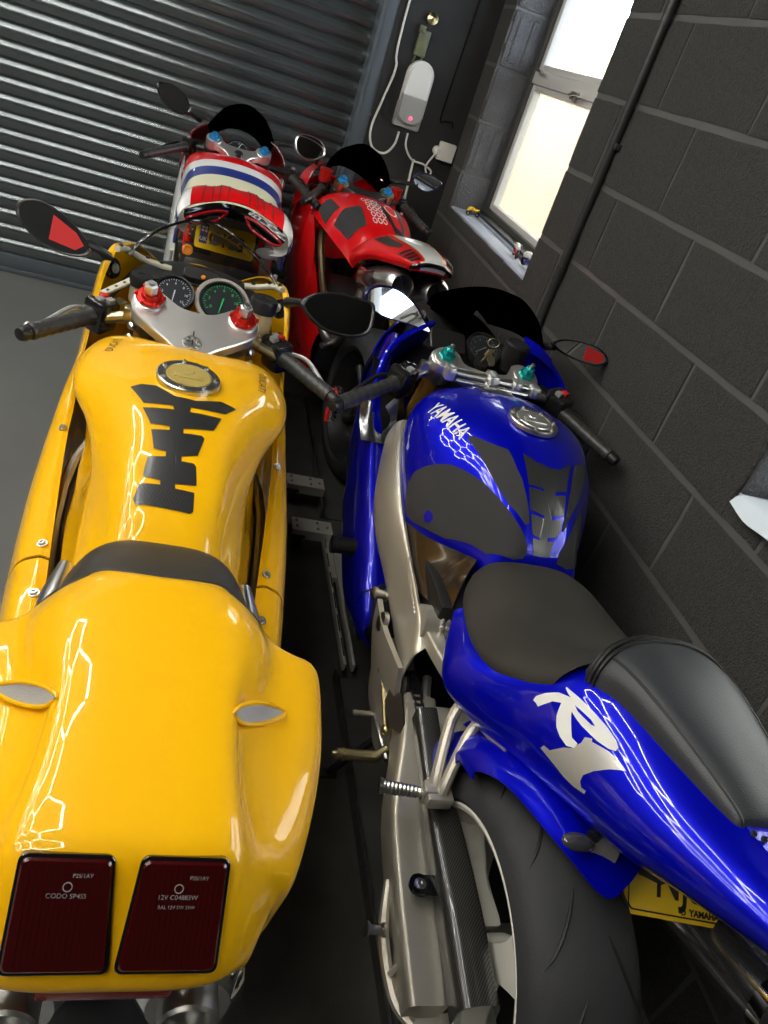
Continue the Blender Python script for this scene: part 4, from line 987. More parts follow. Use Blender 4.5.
m_ = MB(); fd = Surf([[Vector((x, 2.16 + (.315 + (.02 if abs(x) < .05 else 0)) * math.cos(a), .295 + (.315 + (.015 if abs(x) < .05 else -.01)) * math.sin(a))) for x in (-.068, -.05, 0, .05, .068)] for a in [math.radians(20 + 14 * k) for k in range(10)]]); part('mudguard', solid(fd, 30, 12, .003), 'yellow_paint', YB)
m_ = MB(); m_.tube([(-.10, 1.15, .30), (-.17, 1.05, .12), (-.22, 1.02, .012)], .010, 8); m_.box((-.225, 1.02, .006), (.05, .03, .01), bev=.003); part('side_stand', m_, 'dark_metal', YB)
# ================================================================ BLUE MOTORCYCLE
BB = bike('motorcycle', 'metallic blue sport motorcycle with a bare black two-piece seat beside the block wall', .78, 1.20)
bt = [
 half(0, [(0, 1.765, .86), (.06, 1.765, .858), (.12, 1.76, .85), (.165, 1.75, .825), (.190, 1.74, .78), (.195, 1.73, .73), (.185, 1.72, .68)]),
 half(0, [(0, 1.745, .900), (.06, 1.745, .898), (.12, 1.735, .886), (.170, 1.72, .862), (.198, 1.71, .815), (.205, 1.70, .755), (.195, 1.69, .68)]),
 half(1.65, [(0, .930), (.06, .926), (.12, .910), (.176, .882), (.208, .832), (.214, .760), (.206, .67)]),
 half(1.55, [(0, .940), (.06, .936), (.12, .918), (.172, .888), (.210, .832), (.220, .750), (.210, .65)]),
 half(1.45, [(0, .933), (.06, .926), (.115, .902), (.155, .866), (.192, .800), (.212, .715), (.205, .63)]),
 half(1.37, [(0, .902), (.055, .894), (.100, .866), (.130, .822), (.158, .755), (.180, .70), (.176, .635)]),
 half(1.29, [(0, .848), (.05, .842), (.085, .817), (.106, .782), (.122, .737), (.130, .70), (.126, .655)]),
 half(1.225, [(0, .775), (.045, .775), (.075, .762), (.092, .742), (.102, .717), (.104, .70), (.098, .675)]),
 half(1.208, [(0, .728), (.045, .728), (.072, .722), (.088, .710), (.098, .695), (.100, .68), (.095, .66)]),
]
bt = [[Vector((p.x * 1.05 + .022, p.y, p.z)) for p in r] for r in bt]
BT = Surf(bt); BT.sign = 1
m_ = MB(); m_.surf(BT, 56, 72); btank = part('tank', m_, 'blue_paint', BB)
filler_cap(btank, Vector((0.027, 1.500, .942)), (0, -.03, 1), (0, 1, 0), .060, 'cast_aluminium')
A8 = lambda P: [(min(.995, a * .875), b) for a, b in P]
m_ = MB(); m_.decal(BT, A8([(.501, .080), (.509, .111), (.541, .151), (.574, .185), (.607, .213), (.687, .260), (.789, .315), (.848, .349), (.905, .387), (.945, .418), (.990, .440), (1.03, .440), (1.06, .43), (1.07, .39), (.960, .200), (.780, .080), (.598, .038), (.543, .035), (.515, .051)]), .0016, 3); part('tank_grip', m_, 'tank_grip', btank, 'large dark grey knee grip pad')
m_ = MB(); m_.decal(BT, A8([(.68, .075), (.70, .085), (.70, .105), (.68, .112), (.66, .105), (.66, .085)]), .0022, 1); part('grip_badge', m_, 'blue_paint', btank)
m_ = MB(); m_.decal(BT, A8([(.554, .281), (.555, .303), (.599, .340), (.635, .373), (.654, .395), (.696, .404), (.737, .411), (.778, .424), (.833, .433), (.883, .441), (.918, .444), (.925, .429), (.846, .362), (.761, .328), (.642, .303)]), .0016, 3); part('tank_grip', m_, 'tank_grip', btank)
m_ = MB(); m_.decal(BT, A8([(.676, .438), (.709, .477), (.724, .527), (.715, .563), (.660, .616), (.744, .596), (.789, .586), (.806, .539), (.819, .537), (.804, .583), (.876, .574), (.890, .527), (.900, .526), (.890, .568), (.925, .565), (.949, .552), (.954, .518), (.965, .519), (.965, .544), (1.03, .530), (1.03, .470), (.962, .459), (.966, .487), (.960, .489), (.949, .456), (.891, .448), (.899, .497), (.892, .498), (.878, .447), (.804, .444), (.813, .495), (.805, .498), (.794, .444)]), .0018, 3); part('tank_pad', m_, 'pad_carbon', btank, 'slotted carbon weave tank pad')
m_ = MB(); m_.decal(BT, A8([(.640, .640), (.560, .722), (.611, .742), (.720, .700), (.800, .655), (.878, .605), (.925, .580), (.920, .572), (.848, .590), (.750, .615)]), .0016, 3); part('tank_grip', m_, 'tank_grip', btank)
m_ = MB(); m_.decal(BT, A8([(.770, .720), (.850, .660), (.936, .610), (1.00, .575), (1.06, .57), (1.07, .64), (1.00, .74), (.90, .82), (.80, .86), (.72, .86)]), .0016, 3); part('tank_grip', m_, 'tank_grip', btank)
text_on(BT, 'YAMAHA', (.300, .206), (.180, .050), (-.010, .050), 'white_print', 'tank_lettering', btank, 1, .0014, .02)
# bump covers near the tank front
m_ = MB(); m_.ell((-.0, 1.69, .921), (.05, .022, .006), n=16, m=8); part('vent_cover', m_, 'silver', btank)
# rider seat
bs = [
 half(0, [(0, 1.215, .722), (.045, 1.215, .720), (.080, 1.215, .712), (.100, 1.215, .700), (.108, 1.21, .690), (.10, 1.20, .67)]),
 half(0, [(0, 1.200, .752), (.05, 1.200, .750), (.088, 1.200, .740), (.112, 1.195, .720), (.122, 1.19, .700), (.11, 1.18, .68)]),
 half(1.14, [(0, .768), (.06, .766), (.105, .754), (.138, .728), (.150, .700), (.14, .67)]),
 half(1.05, [(0, .768), (.07, .766), (.125, .752), (.162, .725), (.172, .700), (.16, .67)]),
 half(.97, [(0, .778), (.07, .776), (.13, .762), (.172, .735), (.182, .710), (.17, .68)]),
 half(.90, [(0, .800), (.07, .798), (.125, .785), (.165, .760), (.178, .735), (.165, .70)]),
 half(.84, [(0, .835), (.06, .832), (.105, .818), (.135, .795), (.150, .765), (.145, .73)]),
 half(.80, [(0, .865), (.05, .862), (.09, .848), (.115, .825), (.125, .795), (.12, .76)]),
]
BS = Surf(bs); m_ = MB(); m_.surf(BS, 48, 56); bseat = part('seat', m_, 'seat_suede', BB)
# pillion pad
bp_ = [
 half(0, [(0, .835, .855), (.05, .835, .853), (.095, .825, .845), (.122, .810, .832), (.130, .80, .815)]),
 half(0, [(0, .828, .892), (.05, .826, .890), (.100, .815, .878), (.130, .797, .858), (.138, .785, .828)]),
 half(0, [(0, .795, .912), (.05, .792, .910), (.100, .780, .897), (.130, .765, .872), (.136, .755, .838)]),
 half(.715, [(0, .920), (.05, .918), (.092, .908), (.116, .885), (.120, .855)]),
 half(.62, [(0, .920), (.04, .918), (.075, .910), (.096, .892), (.099, .865)]),
 half(.54, [(0, .914), (.035, .913), (.060, .906), (.076, .892), (.078, .870)]),
 half(.500, [(0, .905), (.03, .904), (.052, .899), (.064, .889), (.066, .872)]),
 half(.488, [(0, .885), (.028, .885), (.048, .882), (.058, .878), (.06, .868)]),
]
bp_ = [[Vector((p.x * .88 + .032, p.y, p.z)) for p in r] for r in bp_]
BP = Surf(bp_); BP.sign = 1; m_ = MB(); m_.surf(BP, 48, 44); pil = part('pillion_seat', m_, 'leather', BB)
for a_ in (.185, .225, .262): part('stitching', MB().tube([on(BP, a_, k / 40, .0022) for k in range(41)], .0030, 6), 'black_print', pil)
m_ = MB(); m_.surf(BP, 4, 44, .185, .225, 0, 1, off=.0022); part('seat_strap', m_, 'leather', pil, 'folded strap across the pillion seat')
for b_ in (.80, .20): part('seam', MB().tube([on(BP, .265 + k / 40 * .70, b_, .0004) for k in range(41)], .0022, 6), 'black_print', pil)
# tail side panels
def tail_rows(sx):
    R = [
     (1.10, [(.135, .705), (.150, .700), (.168, .690), (.176, .682), (.170, .672)]),
     (1.02, [(.160, .708), (.182, .700), (.200, .675), (.205, .650), (.188, .632)]),
     (.95, [(.172, .722), (.200, .705), (.217, .672), (.216, .632), (.195, .608)]),
     (.88, [(.170, .750), (.196, .725), (.210, .685), (.200, .635), (.172, .602)]),
     (.82, [(.075, .845), (.150, .800), (.194, .715), (.188, .650), (.152, .612)]),
     (.76, [(.080, .872), (.142, .822), (.182, .742), (.176, .675), (.140, .635)]),
     (.66, [(.074, .880), (.125, .840), (.162, .775), (.156, .715), (.122, .678)]),
     (.56, [(.056, .885), (.108, .855), (.142, .805), (.136, .755), (.105, .722)]),
     (.46, [(.038, .892), (.084, .875), (.112, .840), (.108, .803), (.078, .778)]),
     (.36, [(.024, .902), (.055, .895), (.078, .873), (.074, .848), (.052, .830)]),
     (.27, [(.008, .908), (.022, .905), (.036, .892), (.034, .876), (.020, .866)]),
    ]
    return [[Vector((sx * x + .032 * min(1, max(0, (.95 - y) / .15)), y, z)) for (x, z) in r] for y, r in R]
TL_ = {}
for sx in (-1, 1):
    S = Surf(tail_rows(sx)); S.sign = 1 if sx > 0 else -1; TL_[sx] = S
    part('tail_fairing', solid(S, 60, 20, .004), 'blue_paint', BB)
tt = Surf([[Vector((x * f_ + .032, y, z)) for x in (-1, -.5, 0, .5, 1)] for (y, f_, z) in ((.86, .09, .80), (.80, .085, .85), (.70, .078, .876), (.56, .058, .884), (.46, .040, .892), (.36, .026, .902), (.27, .010, .908))])
part('tail_top', solid(tt, 20, 12, .003), 'blue_paint', BB)
m_ = MB(); m_.surf(Surf([half(y, [(0, z), (w * .6, z), (w, z + .02)]) for (y, w, z) in ((1.05, .15, .66), (.85, .14, .66), (.65, .10, .72), (.45, .06, .80), (.3, .03, .86))]), 20, 10, flip=True); part('undertail', m_, 'black_plastic', BB)
m_ = MB(); m_.ell((0, .285, .868), (.03, .02, .016), n=16, m=10); part('tail_light', m_, 'tail_lens', BB)
HR = [(.441, .394), (.436, .373), (.448, .339), (.472, .301), (.495, .283), (.500, .279), (.472, .267), (.469, .260), (.502, .253), (.548, .248), (.578, .249), (.601, .260), (.613, .276), (.615, .298), (.606, .316), (.588, .329), (.572, .332), (.553, .333), (.536, .327), (.525, .320), (.532, .337), (.550, .377), (.561, .401), (.574, .403), (.576, .429), (.566, .448), (.548, .438), (.532, .417), (.515, .379), (.505, .345), (.499, .324), (.483, .345), (.473, .385), (.469, .403), (.454, .396)]
HH = [(.519, .291), (.539, .286), (.555, .283), (.567, .290), (.561, .299), (.545, .301), (.531, .301)]
HO = [(.537, .566), (.539, .536), (.552, .535), (.565, .465), (.574, .437), (.576, .388), (.572, .357), (.580, .339), (.584, .349), (.610, .323), (.625, .316), (.649, .322), (.634, .378), (.623, .442), (.617, .502), (.620, .547), (.627, .574), (.636, .567), (.636, .595), (.615, .611), (.596, .608), (.571, .588)]
for (P_, m__, of_, nm_) in ((HR, 'white_print', .0012, 'tail_logo'), (HO, 'silver_decal', .0010, 'tail_logo'), (HH, 'blue_paint', .0018, 'logo_counter')):
    m_ = MB(); m_.decal(TL_[-1], P_, of_, 2); part(nm_, m_, m__, BB)
# grab of subframe bolts at seat side
for q in ((-.012, .478, .893), (-.002, .470, .894)): m_ = MB(); bolt(m_, q, (-.4, -.3, .85), .0028); part('seat_bolt', m_, 'dark_metal', BB)
# wheels
WX = -.076
wheel(BB, (WX, .64, .315), .315, .19, 'white_rim', 3, disc=0, twist=.1, rr=.236, paddle=True, a0=math.radians(128)); wheel(BB, (-.02, 2.24, .298), .298, .12, 'white_rim', 3, disc=2, twist=.1)
# tyre grooves
m_ = MB()
for k in range(14):
    a = 2 * PI * k / 14
    for sx in (-1, 1):
        pts = []
        for i in range(9):
            t = i / 8; ww = sx * (.022 + .055 * t); aa = a + .34 * t + (.2 if sx > 0 else 0) + .03 * math.sin(t * PI)
            hwt = .095; q_ = math.asin(max(-1, min(1, ww / hwt))); rad = .248 + (.315 - .248) * max(0, math.cos(q_)) ** .62 + .0004
            pts.append((WX + ww, .64 + rad * math.cos(aa), .315 + rad * math.sin(aa)))
        m_.tube(pts, [.0005, .0022, .003, .003, .003, .003, .0028, .002, .0005], 5)
part('tread_groove', m_, 'black_print', BB, kind='stuff')
# hugger over the rear tyre
hr = []
for k in range(11):
    r_ = .335 + .018 * math.sin(PI * k / 10)
    w0 = .112 if k > 1 else .10
    row = []
    for (u, dr_) in ((-1.0, -.07 if k < 8 else -.03), (-.98, -.03 if k < 8 else -.012), (-.80, .004), (-.4, .014), (0, .017), (.4, .014), (.80, .004), (.98, -.03), (1.0, -.05)):
        a = math.radians(2 + (105 - (44 if u < 0 else 12) * abs(u) ** 1.6) * k / 10); row.append(Vector((WX + u * w0, .64 + (r_ + dr_) * math.cos(a), .315 + (r_ + dr_) * math.sin(a))))
    hr.append(row)
HU = Surf(hr); HU.sign = -1; part('rear_mudguard', solid(HU, 44, 32, .003), 'blue_paint', BB)
ua = Surf([[Vector((-.120, .98, .50)), Vector((-.06, .99, .54)), Vector((.06, .99, .54)), Vector((.13, .98, .50))], [Vector((-.110, .86, .57)), Vector((-.06, .86, .625)), Vector((.06, .86, .625)), Vector((.13, .86, .58))], [Vector((-.12, .72, .635)), Vector((-.04, .72, .672)), Vector((.05, .72, .672)), Vector((.11, .72, .64))], [Vector((-.075, .60, .665)), Vector((-.02, .60, .685)), Vector((.04, .60, .685)), Vector((.09, .60, .665))]])
part('inner_mudguard', solid(ua, 20, 16, .003), 'blue_paint', BB)
# swingarm
m_ = MB()
def beam(mb, P, w, h, bev=.006):
    for i in range(len(P) - 1):
        a, b = Vector(P[i]), Vector(P[i + 1]); d = b - a; y = d.normalized(); x = y.cross(Vector((0, 0, 1))).normalized(); z = x.cross(y)
        mb.box((a + b) / 2, (w, d.length + w * .12, h), Matrix((x, y, z)).transposed(), bev)
def loft_beam(P, W_, H_, n=14):
    """rounded rectangular beam along points"""
    rows = []
    for i, p in enumerate(P):
        p = Vector(p); a = Vector(P[max(i - 1, 0)]); b = Vector(P[min(i + 1, len(P) - 1)]); y = (b - a).normalized(); x = y.cross(Vector((0, 0, 1))).normalized(); z = x.cross(y)
        r = [(math.copysign(abs(math.cos(t)) ** .35, math.cos(t)) * W_[i] / 2, math.copysign(abs(math.sin(t)) ** .35, math.sin(t)) * H_[i] / 2) for t in [2 * PI * k / 20 for k in range(21)]]
        rows.append([p + x * q[0] + z * q[1] for q in r])
    S = Surf(rows); mb = MB(); mb.surf(S, n, 40)
    for ids in (0, -1):
        vs = rows[ids][:-1]; mb._add(vs, [tuple(range(20)) if ids else tuple(range(19, -1, -1))])
    return mb
sa = part('swingarm', loft_beam([(-.165, 1.10, .40), (-.190, .98, .395), (-.222, .86, .37), (-.232, .74, .35), (-.236, .62, .335), (-.238, .54, .325)], [.075, .085, .080, .076, .074, .066], [.10, .10, .085, .075, .070, .055]), 'satin_aluminium', BB)
m_ = loft_beam([(.165, 1.10, .40), (.12, .98, .395), (.09, .86, .37), (.085, .74, .35), (.085, .54, .325)], [.07, .07, .06, .055, .05], [.10, .10, .08, .07, .055]); part('swingarm', m_, 'satin_aluminium', BB)
m_ = MB(); m_.box((-.03, 1.03, .40), (.28, .09, .11), bev=.02); part('swingarm_bridge', m_, 'satin_aluminium', sa)
# outer adjuster plate with window, bobbin
m_ = MB(); m_.tube([(-.268, .745, .345), (-.285, .66, .325), (-.275, .575, .300), (-.250, .535, .295)], [.008, .010, .010, .010], 8, smooth=4); m_.tube([(-.268, .745, .345), (-.262, .64, .335), (-.255, .55, .31)], .006, 8); m_.cyl((-.262, .615, .335), (-.283, .60, .315), .006, n=8); br = part('adjuster_bracket', m_, 'satin_aluminium', sa)
m_ = MB(); m_.lathe([(0, .013), (.004, .013), (.008, .008), (.026, .008), (.030, .013), (.034, .013), (.036, 0)], (-.285, .665, .330), (-1, .05, .1), 20); part('stand_bobbin', m_, 'silver', sa)
# chain, sprocket, guard
CX = -.178
sprocket(BB, CX + .0, (0, .64, .315), .082, 'gold', 42); sprocket(BB, CX, (0, 1.14, .42), .033, 'dark_metal', 16); chain_loop(BB, CX, (0, .64, .315), .085, (0, 1.14, .42), .036)
m_ = MB()
for k in range(5): a = 2 * PI * k / 5 + .3; m_.lathe([(0, .009), (.006, .009), (.007, .005), (.012, .005), (.012, 0)], (CX - .004, .64 + .045 * math.cos(a), .315 + .045 * math.sin(a)), (-1, 0, 0), 8)
part('sprocket_nut', m_, 'steel', BB, kind='stuff')
m_ = MB(); m_.cyl((-.265, .64, .315), (.12, .64, .315), .016, n=14); m_.lathe([(0, .022), (.012, .022), (.014, .012), (.014, 0)], (-.26, .64, .315), (-1, 0, 0), 6); part('axle', m_, 'steel', BB)
cg = Surf([[Vector((-.207, 1.02, .462)), Vector((-.203, 1.02, .490)), Vector((-.168, 1.02, .497)), Vector((-.160, 1.02, .480))],
           [Vector((-.208, .88, .430)), Vector((-.204, .88, .458)), Vector((-.165, .88, .464)), Vector((-.156, .88, .440))],
           [Vector((-.209, .77, .402)), Vector((-.205, .77, .438)), Vector((-.155, .77, .445)), Vector((-.140, .77, .41))],
           [Vector((-.210, .64, .375)), Vector((-.205, .64, .420)), Vector((-.150, .64, .428)), Vector((-.135, .64, .385))],
           [Vector((-.211, .51, .350)), Vector((-.206, .51, .398)), Vector((-.150, .51, .405)), Vector((-.136, .51, .36))]])
cgp = part('chain_guard', solid(cg, 24, 14, .003), 'carbon', BB)
m_ = MB(); m_.box((-.228, .70, .408), (.045, .036, .006), bev=.002); m_.lathe([(-.004, .019), (.004, .019), (.004, 0)], (-.240, .70, .408), (0, 0, 1), 20); part('guard_bracket', m_, 'black_gloss', cgp)
m_ = MB(); bolt(m_, (-.240, .70, .412), (0, 0, 1), .007); part('guard_bolt', m_, 'silver', cgp)
# main frame spar (both sides), welds, cross tube, lower triangle
def spar(sx):
    R = [ # along the spar: inner-top, crown, outer-top, outer-low, inner-low
     [(.175, 1.735, .770), (.186, 1.738, .775), (.205, 1.745, .755), (.215, 1.75, .70), (.190, 1.75, .66)],
     [(.188, 1.665, .742), (.205, 1.668, .748), (.236, 1.680, .722), (.244, 1.69, .650), (.200, 1.69, .61)],
     [(.196, 1.570, .700), (.213, 1.573, .707), (.250, 1.590, .675), (.256, 1.605, .600), (.205, 1.60, .56)],
     [(.200, 1.475, .662), (.214, 1.477, .670), (.250, 1.492, .640), (.256, 1.508, .565), (.205, 1.50, .52)],
     [(.198, 1.375, .632), (.210, 1.376, .640), (.238, 1.390, .608), (.243, 1.405, .535), (.20, 1.40, .49)],
     [(.196, 1.275, .612), (.207, 1.276, .619), (.230, 1.288, .585), (.234, 1.300, .505), (.19, 1.30, .46)],
     [(.192, 1.190, .590), (.204, 1.188, .596), (.226, 1.190, .560), (.228, 1.195, .470), (.18, 1.20, .42)],
     [(.178, 1.130, .555), (.192, 1.122, .556), (.214, 1.115, .530), (.215, 1.115, .440), (.17, 1.12, .38)],
    ]
    return Surf([[Vector((sx * (p[0] - (.018 if p[0] > .222 else 0)), p[1], p[2])) for p in r] for r in R])
for sx in (-1, 1):
    S = spar(sx); S.sign = 1 if sx > 0 else -1
    m_ = solid(S, 48, 20, .004); sp_ = part('frame_spar', m_, 'satin_aluminium', BB)
    if sx < 0:
        m_ = MB(); m_.tube([(-.205, 1.335, .628), (-.206, 1.27, .606), (-.202, 1.20, .588)], .006, 6, smooth=8)
        for k in range(14): m_.ell(Vector((-.2055, 1.335 - .0105 * k, .627 - .0030 * k)), (.0045, .005, .003), n=8, m=6)
        part('weld_bead', m_, 'cast_aluminium', sp_, kind='stuff')
        pv = Surf([[Vector((-.228, 1.34, .50)), Vector((-.232, 1.24, .50)), Vector((-.218, 1.12, .50))], [Vector((-.218, 1.33, .42)), Vector((-.226, 1.22, .42)), Vector((-.212, 1.10, .44))], [Vector((-.200, 1.27, .32)), Vector((-.212, 1.18, .33)), Vector((-.200, 1.08, .36))], [Vector((-.185, 1.20, .24)), Vector((-.195, 1.13, .25)), Vector((-.185, 1.06, .28))]])
        pv.sign = -1
        part('pivot_plate', solid(pv, 20, 14, .012), 'satin_aluminium', BB)
m_ = MB(); m_.cyl((-.20, 1.175, .585), (.20, 1.175, .585), .036, n=24); ct = part('cross_tube', m_, 'satin_aluminium', BB)
m_ = MB()
for x in (-.163, -.150):
    for k in range(16): a = 2 * PI * k / 16; m_.ell((x, 1.175 + .037 * math.cos(a), .585 + .037 * math.sin(a)), (.005, .008, .008), n=6, m=5)
part('weld_bead', m_, 'cast_aluminium', ct, kind='stuff')
m_ = loft_beam([(-.178, 1.185, .57), (-.168, 1.08, .578), (-.150, .95, .595), (-.13, .80, .64)], [.04, .036, .032, .03], [.036, .034, .03, .03]); part('subframe_rail', m_, 'satin_aluminium', BB)
m_ = loft_beam([(.178, 1.185, .57), (.168, 1.08, .578), (.150, .95, .595), (.13, .80, .64)], [.04, .036, .032, .03], [.036, .034, .03, .03]); part('subframe_rail', m_, 'satin_aluminium', BB)
# engine bolt with boss, frame bolts
m_ = MB(); m_.lathe([(0, .016), (.004, .016), (.006, .010), (.026, .010), (.028, .014), (.036, .014), (.040, .008), (.040, 0)], (-.215, 1.355, .50), (-1, .0, .15), 16); part('engine_bolt', m_, 'silver', BB)
m_ = MB(); m_.lathe([(0, .024), (.01, .022), (.012, .012), (.012, 0)], (-.232, 1.270, .49), (-1, 0, .2), 20); part('frame_boss', m_, 'silver', BB)
# brown metallic side cover under the tank and black inner cover
sc_ = Surf([[Vector((-.198, 1.455, .650)), Vector((-.168, 1.37, .668)), Vector((-.118, 1.28, .700)), Vector((-.100, 1.235, .718))],
            [Vector((-.200, 1.42, .625)), Vector((-.178, 1.34, .640)), Vector((-.140, 1.26, .665)), Vector((-.118, 1.215, .690))],
            [Vector((-.198, 1.36, .612)), Vector((-.184, 1.29, .620)), Vector((-.158, 1.22, .640)), Vector((-.138, 1.18, .665))],
            [Vector((-.192, 1.27, .600)), Vector((-.182, 1.23, .605)), Vector((-.166, 1.18, .622)), Vector((-.150, 1.155, .645))]])
sc_.sign = -1; part('side_cover', solid(sc_, 16, 16, .003), 'bronze_gloss', BB)
m_ = MB(); m_.box((-.05, 1.30, .60), (.26, .30, .10), bev=.02); part('battery_box', m_, 'black_plastic', BB)
m_ = MB(); m_.tube([(-.150, 1.30, .612), (-.165, 1.23, .600), (-.17, 1.20, .585)], .008, 8, smooth=3); part('hose', m_, 'black_gloss', BB)
# engine
m_ = MB(); m_.box((0, 1.48, .44), (.36, .36, .28), bev=.05); m_.box((0, 1.62, .56), (.34, .22, .18), Matrix.Rotation(.55, 3, 'X'), bev=.03); en = part('engine', m_, 'dark_metal', BB)
m_ = MB(); m_.lathe([(0, .10), (.03, .098), (.045, .085), (.05, .04), (.05, 0)], (-.165, 1.22, .36), (-1, 0, 0), 36); part('sprocket_cover', m_, 'satin_aluminium', en)
for (x, y, z, r_) in ((-.18, 1.44, .38, .075), (.18, 1.44, .36, .085)):
    m_ = MB(); m_.lathe([(0, r_), (.02, r_ * .98), (.035, r_ * .8), (.037, 0)], (x, y, z), (1 if x > 0 else -1, 0, 0), 32); part('engine_cover', m_, 'black_plastic', en)
# pegs, levers
m_ = MB(); m_.tube([(-.165, .945, .605), (-.190, .915, .575), (-.212, .845, .515), (-.214, .830, .500)], .0105, 10, smooth=3); m_.tube([(-.145, .900, .600), (-.170, .875, .575), (-.200, .825, .515), (-.204, .815, .500)], .0105, 10, smooth=3); hg = part('footrest_hanger', m_, 'satin_aluminium', BB)
m_ = MB(); m_.box((-.208, .822, .488), (.050, .046, .028), bev=.006); m_.box((-.222, .822, .488), (.03, .020, .036), bev=.004); part('footrest_bracket', m_, 'satin_aluminium', hg)
def peg(root, a, b, r, m='silver', knurl=True):
    a, b = Vector(a), Vector(b); d = (b - a); m_ = MB(); n = 12; m_.tube([a + d * i / (n * 2) for i in range(2 * n + 1)], [r * (.72 + .28 * (i / 2 / n)) * (1.08 if i % 2 else .94) for i in range(2 * n + 1)], 12)
    m_.lathe([(0, r * 1.15), (.006, r * 1.15), (.008, r * .6), (.008, 0)], b, d, 14); return part('footrest', m_, m, root)
peg(hg, (-.222, .824, .486), (-.305, .840, .478), .013)
# rider footrest and gear lever (rearset)
m_ = MB(); m_.prism(rrect(.05, .16, .015), frame((-.205, 1.07, .37), (0, 1, .2), (0, -.2, 1)), .010, bev=.002); rs_ = part('rearset_plate', m_, 'satin_aluminium', BB)
m_ = MB(); m_.tube([(-.21, 1.055, .325), (-.235, 1.045, .31), (-.285, 1.05, .305), (-.30, 1.052, .304), (-.318, 1.053, .303)], [.010, .0125, .0125, .0125, .0125], 14); m_.lathe([(0, .014), (.006, .015), (.012, .011), (.026, .005), (.027, 0)], (-.300, 1.052, .304), (-1, 0.02, -.01), 14); part('footrest', m_, 'brass', rs_, 'pale gold footrest')
m_ = MB(); m_.tube([(-.215, 1.03, .32), (-.222, 1.10, .325), (-.222, 1.155, .318)], .006, 8, smooth=3); m_.tube([(-.222, 1.155, .318)] + [(-.225 - .008 * i, 1.156, .318) for i in range(7)], [.006] + [.0075 if i % 2 else .0062 for i in range(7)], 10); part('gear_lever', m_, 'silver', rs_)
m_ = MB(); m_.cyl((-.232, 1.06, .385), (-.226, 1.19, .415), .006, n=10); m_.ell((-.226, 1.195, .417), (.012, .012, .012), n=10, m=8); m_.ell((-.232, 1.055, .383), (.011, .011, .011), n=10, m=8); m_.cyl((-.226, 1.195, .417), (-.20, 1.195, .417), .007, n=10); part('shift_rod', m_, 'brass', rs_)
hp = [(-.18, 1.10, .385), (-.175, 1.06, .410), (-.178, 1.00, .405), (-.186, .965, .385), (-.192, 1.01, .355), (-.190, 1.07, .35)]
m_ = MB(); Mh = frame((-.222, 1.055, .435), (0, -1, .05), (.55, 0, .83)); m_.prism([(-.075, 0), (-.035, .022), (.035, .010), (.055, -.004), (.02, -.026), (-.05, -.020)], Mh, .004); part('heel_guard', m_, 'carbon', rs_)
m_ = MB()
for k in range(7): m_.tube([(-.175 + .002 * k, 1.13 - .004 * k, .33 + .012 * k), (-.200, 1.10 - .004 * k, .325 + .012 * k)], .004, 6)
part('linkage', m_, 'brass', rs_, kind='stuff')
m_ = MB(); m_.tube([(-.135, 1.16, .44), (-.150, 1.10, .43), (-.16, 1.02, .40)], .011, 8, smooth=4); m_.tube([(-.16, 1.02, .40), (-.165, .97, .39)], .007, 8); part('brake_hose', m_, 'cast_aluminium', BB)
# --- side fairings
def bf(sx):
    R = [
     [(.215, 2.14, .86), (.235, 2.14, .85), (.250, 2.14, .78), (.26, 2.14, .66), (.24, 2.14, .5), (.18, 2.14, .36)],
     [(.238, 2.02, .895), (.256, 2.02, .888), (.276, 2.02, .80), (.283, 2.02, .66), (.265, 2.02, .46), (.19, 2.02, .28)],
     [(.262, 1.93, .860), (.278, 1.925, .850), (.292, 1.92, .77), (.294, 1.91, .64), (.275, 1.9, .44), (.19, 1.9, .22)],
     [(.268, 1.85, .775), (.283, 1.845, .765), (.292, 1.84, .70), (.294, 1.83, .60), (.280, 1.82, .42), (.19, 1.82, .20)],
     [(.245, 1.77, .680), (.275, 1.765, .672), (.290, 1.76, .62), (.293, 1.75, .54), (.280, 1.74, .38), (.19, 1.74, .18)],
     [(.232, 1.70, .620), (.268, 1.695, .612), (.290, 1.69, .57), (.293, 1.68, .49), (.280, 1.67, .35), (.19, 1.67, .17)],
     [(.226, 1.60, .555), (.262, 1.595, .548), (.288, 1.59, .51), (.292, 1.58, .44), (.278, 1.57, .32), (.19, 1.57, .16)],
     [(.216, 1.50, .485), (.252, 1.495, .480), (.280, 1.49, .45), (.286, 1.485, .40), (.276, 1.48, .34), (.25, 1.48, .29)],
     [(.200, 1.43, .420), (.236, 1.425, .415), (.264, 1.42, .40), (.270, 1.415, .37), (.262, 1.41, .33), (.24, 1.41, .30)],
     [(.192, 1.40, .39), (.225, 1.395, .385), (.250, 1.392, .372), (.255, 1.39, .35), (.246, 1.385, .33), (.225, 1.385, .31)],
    ]
    return Surf([[Vector((sx * p[0] + (.022 if p[1] < 1.9 else .035), p[1], p[2])) for p in r] for r in R])
BF = {}
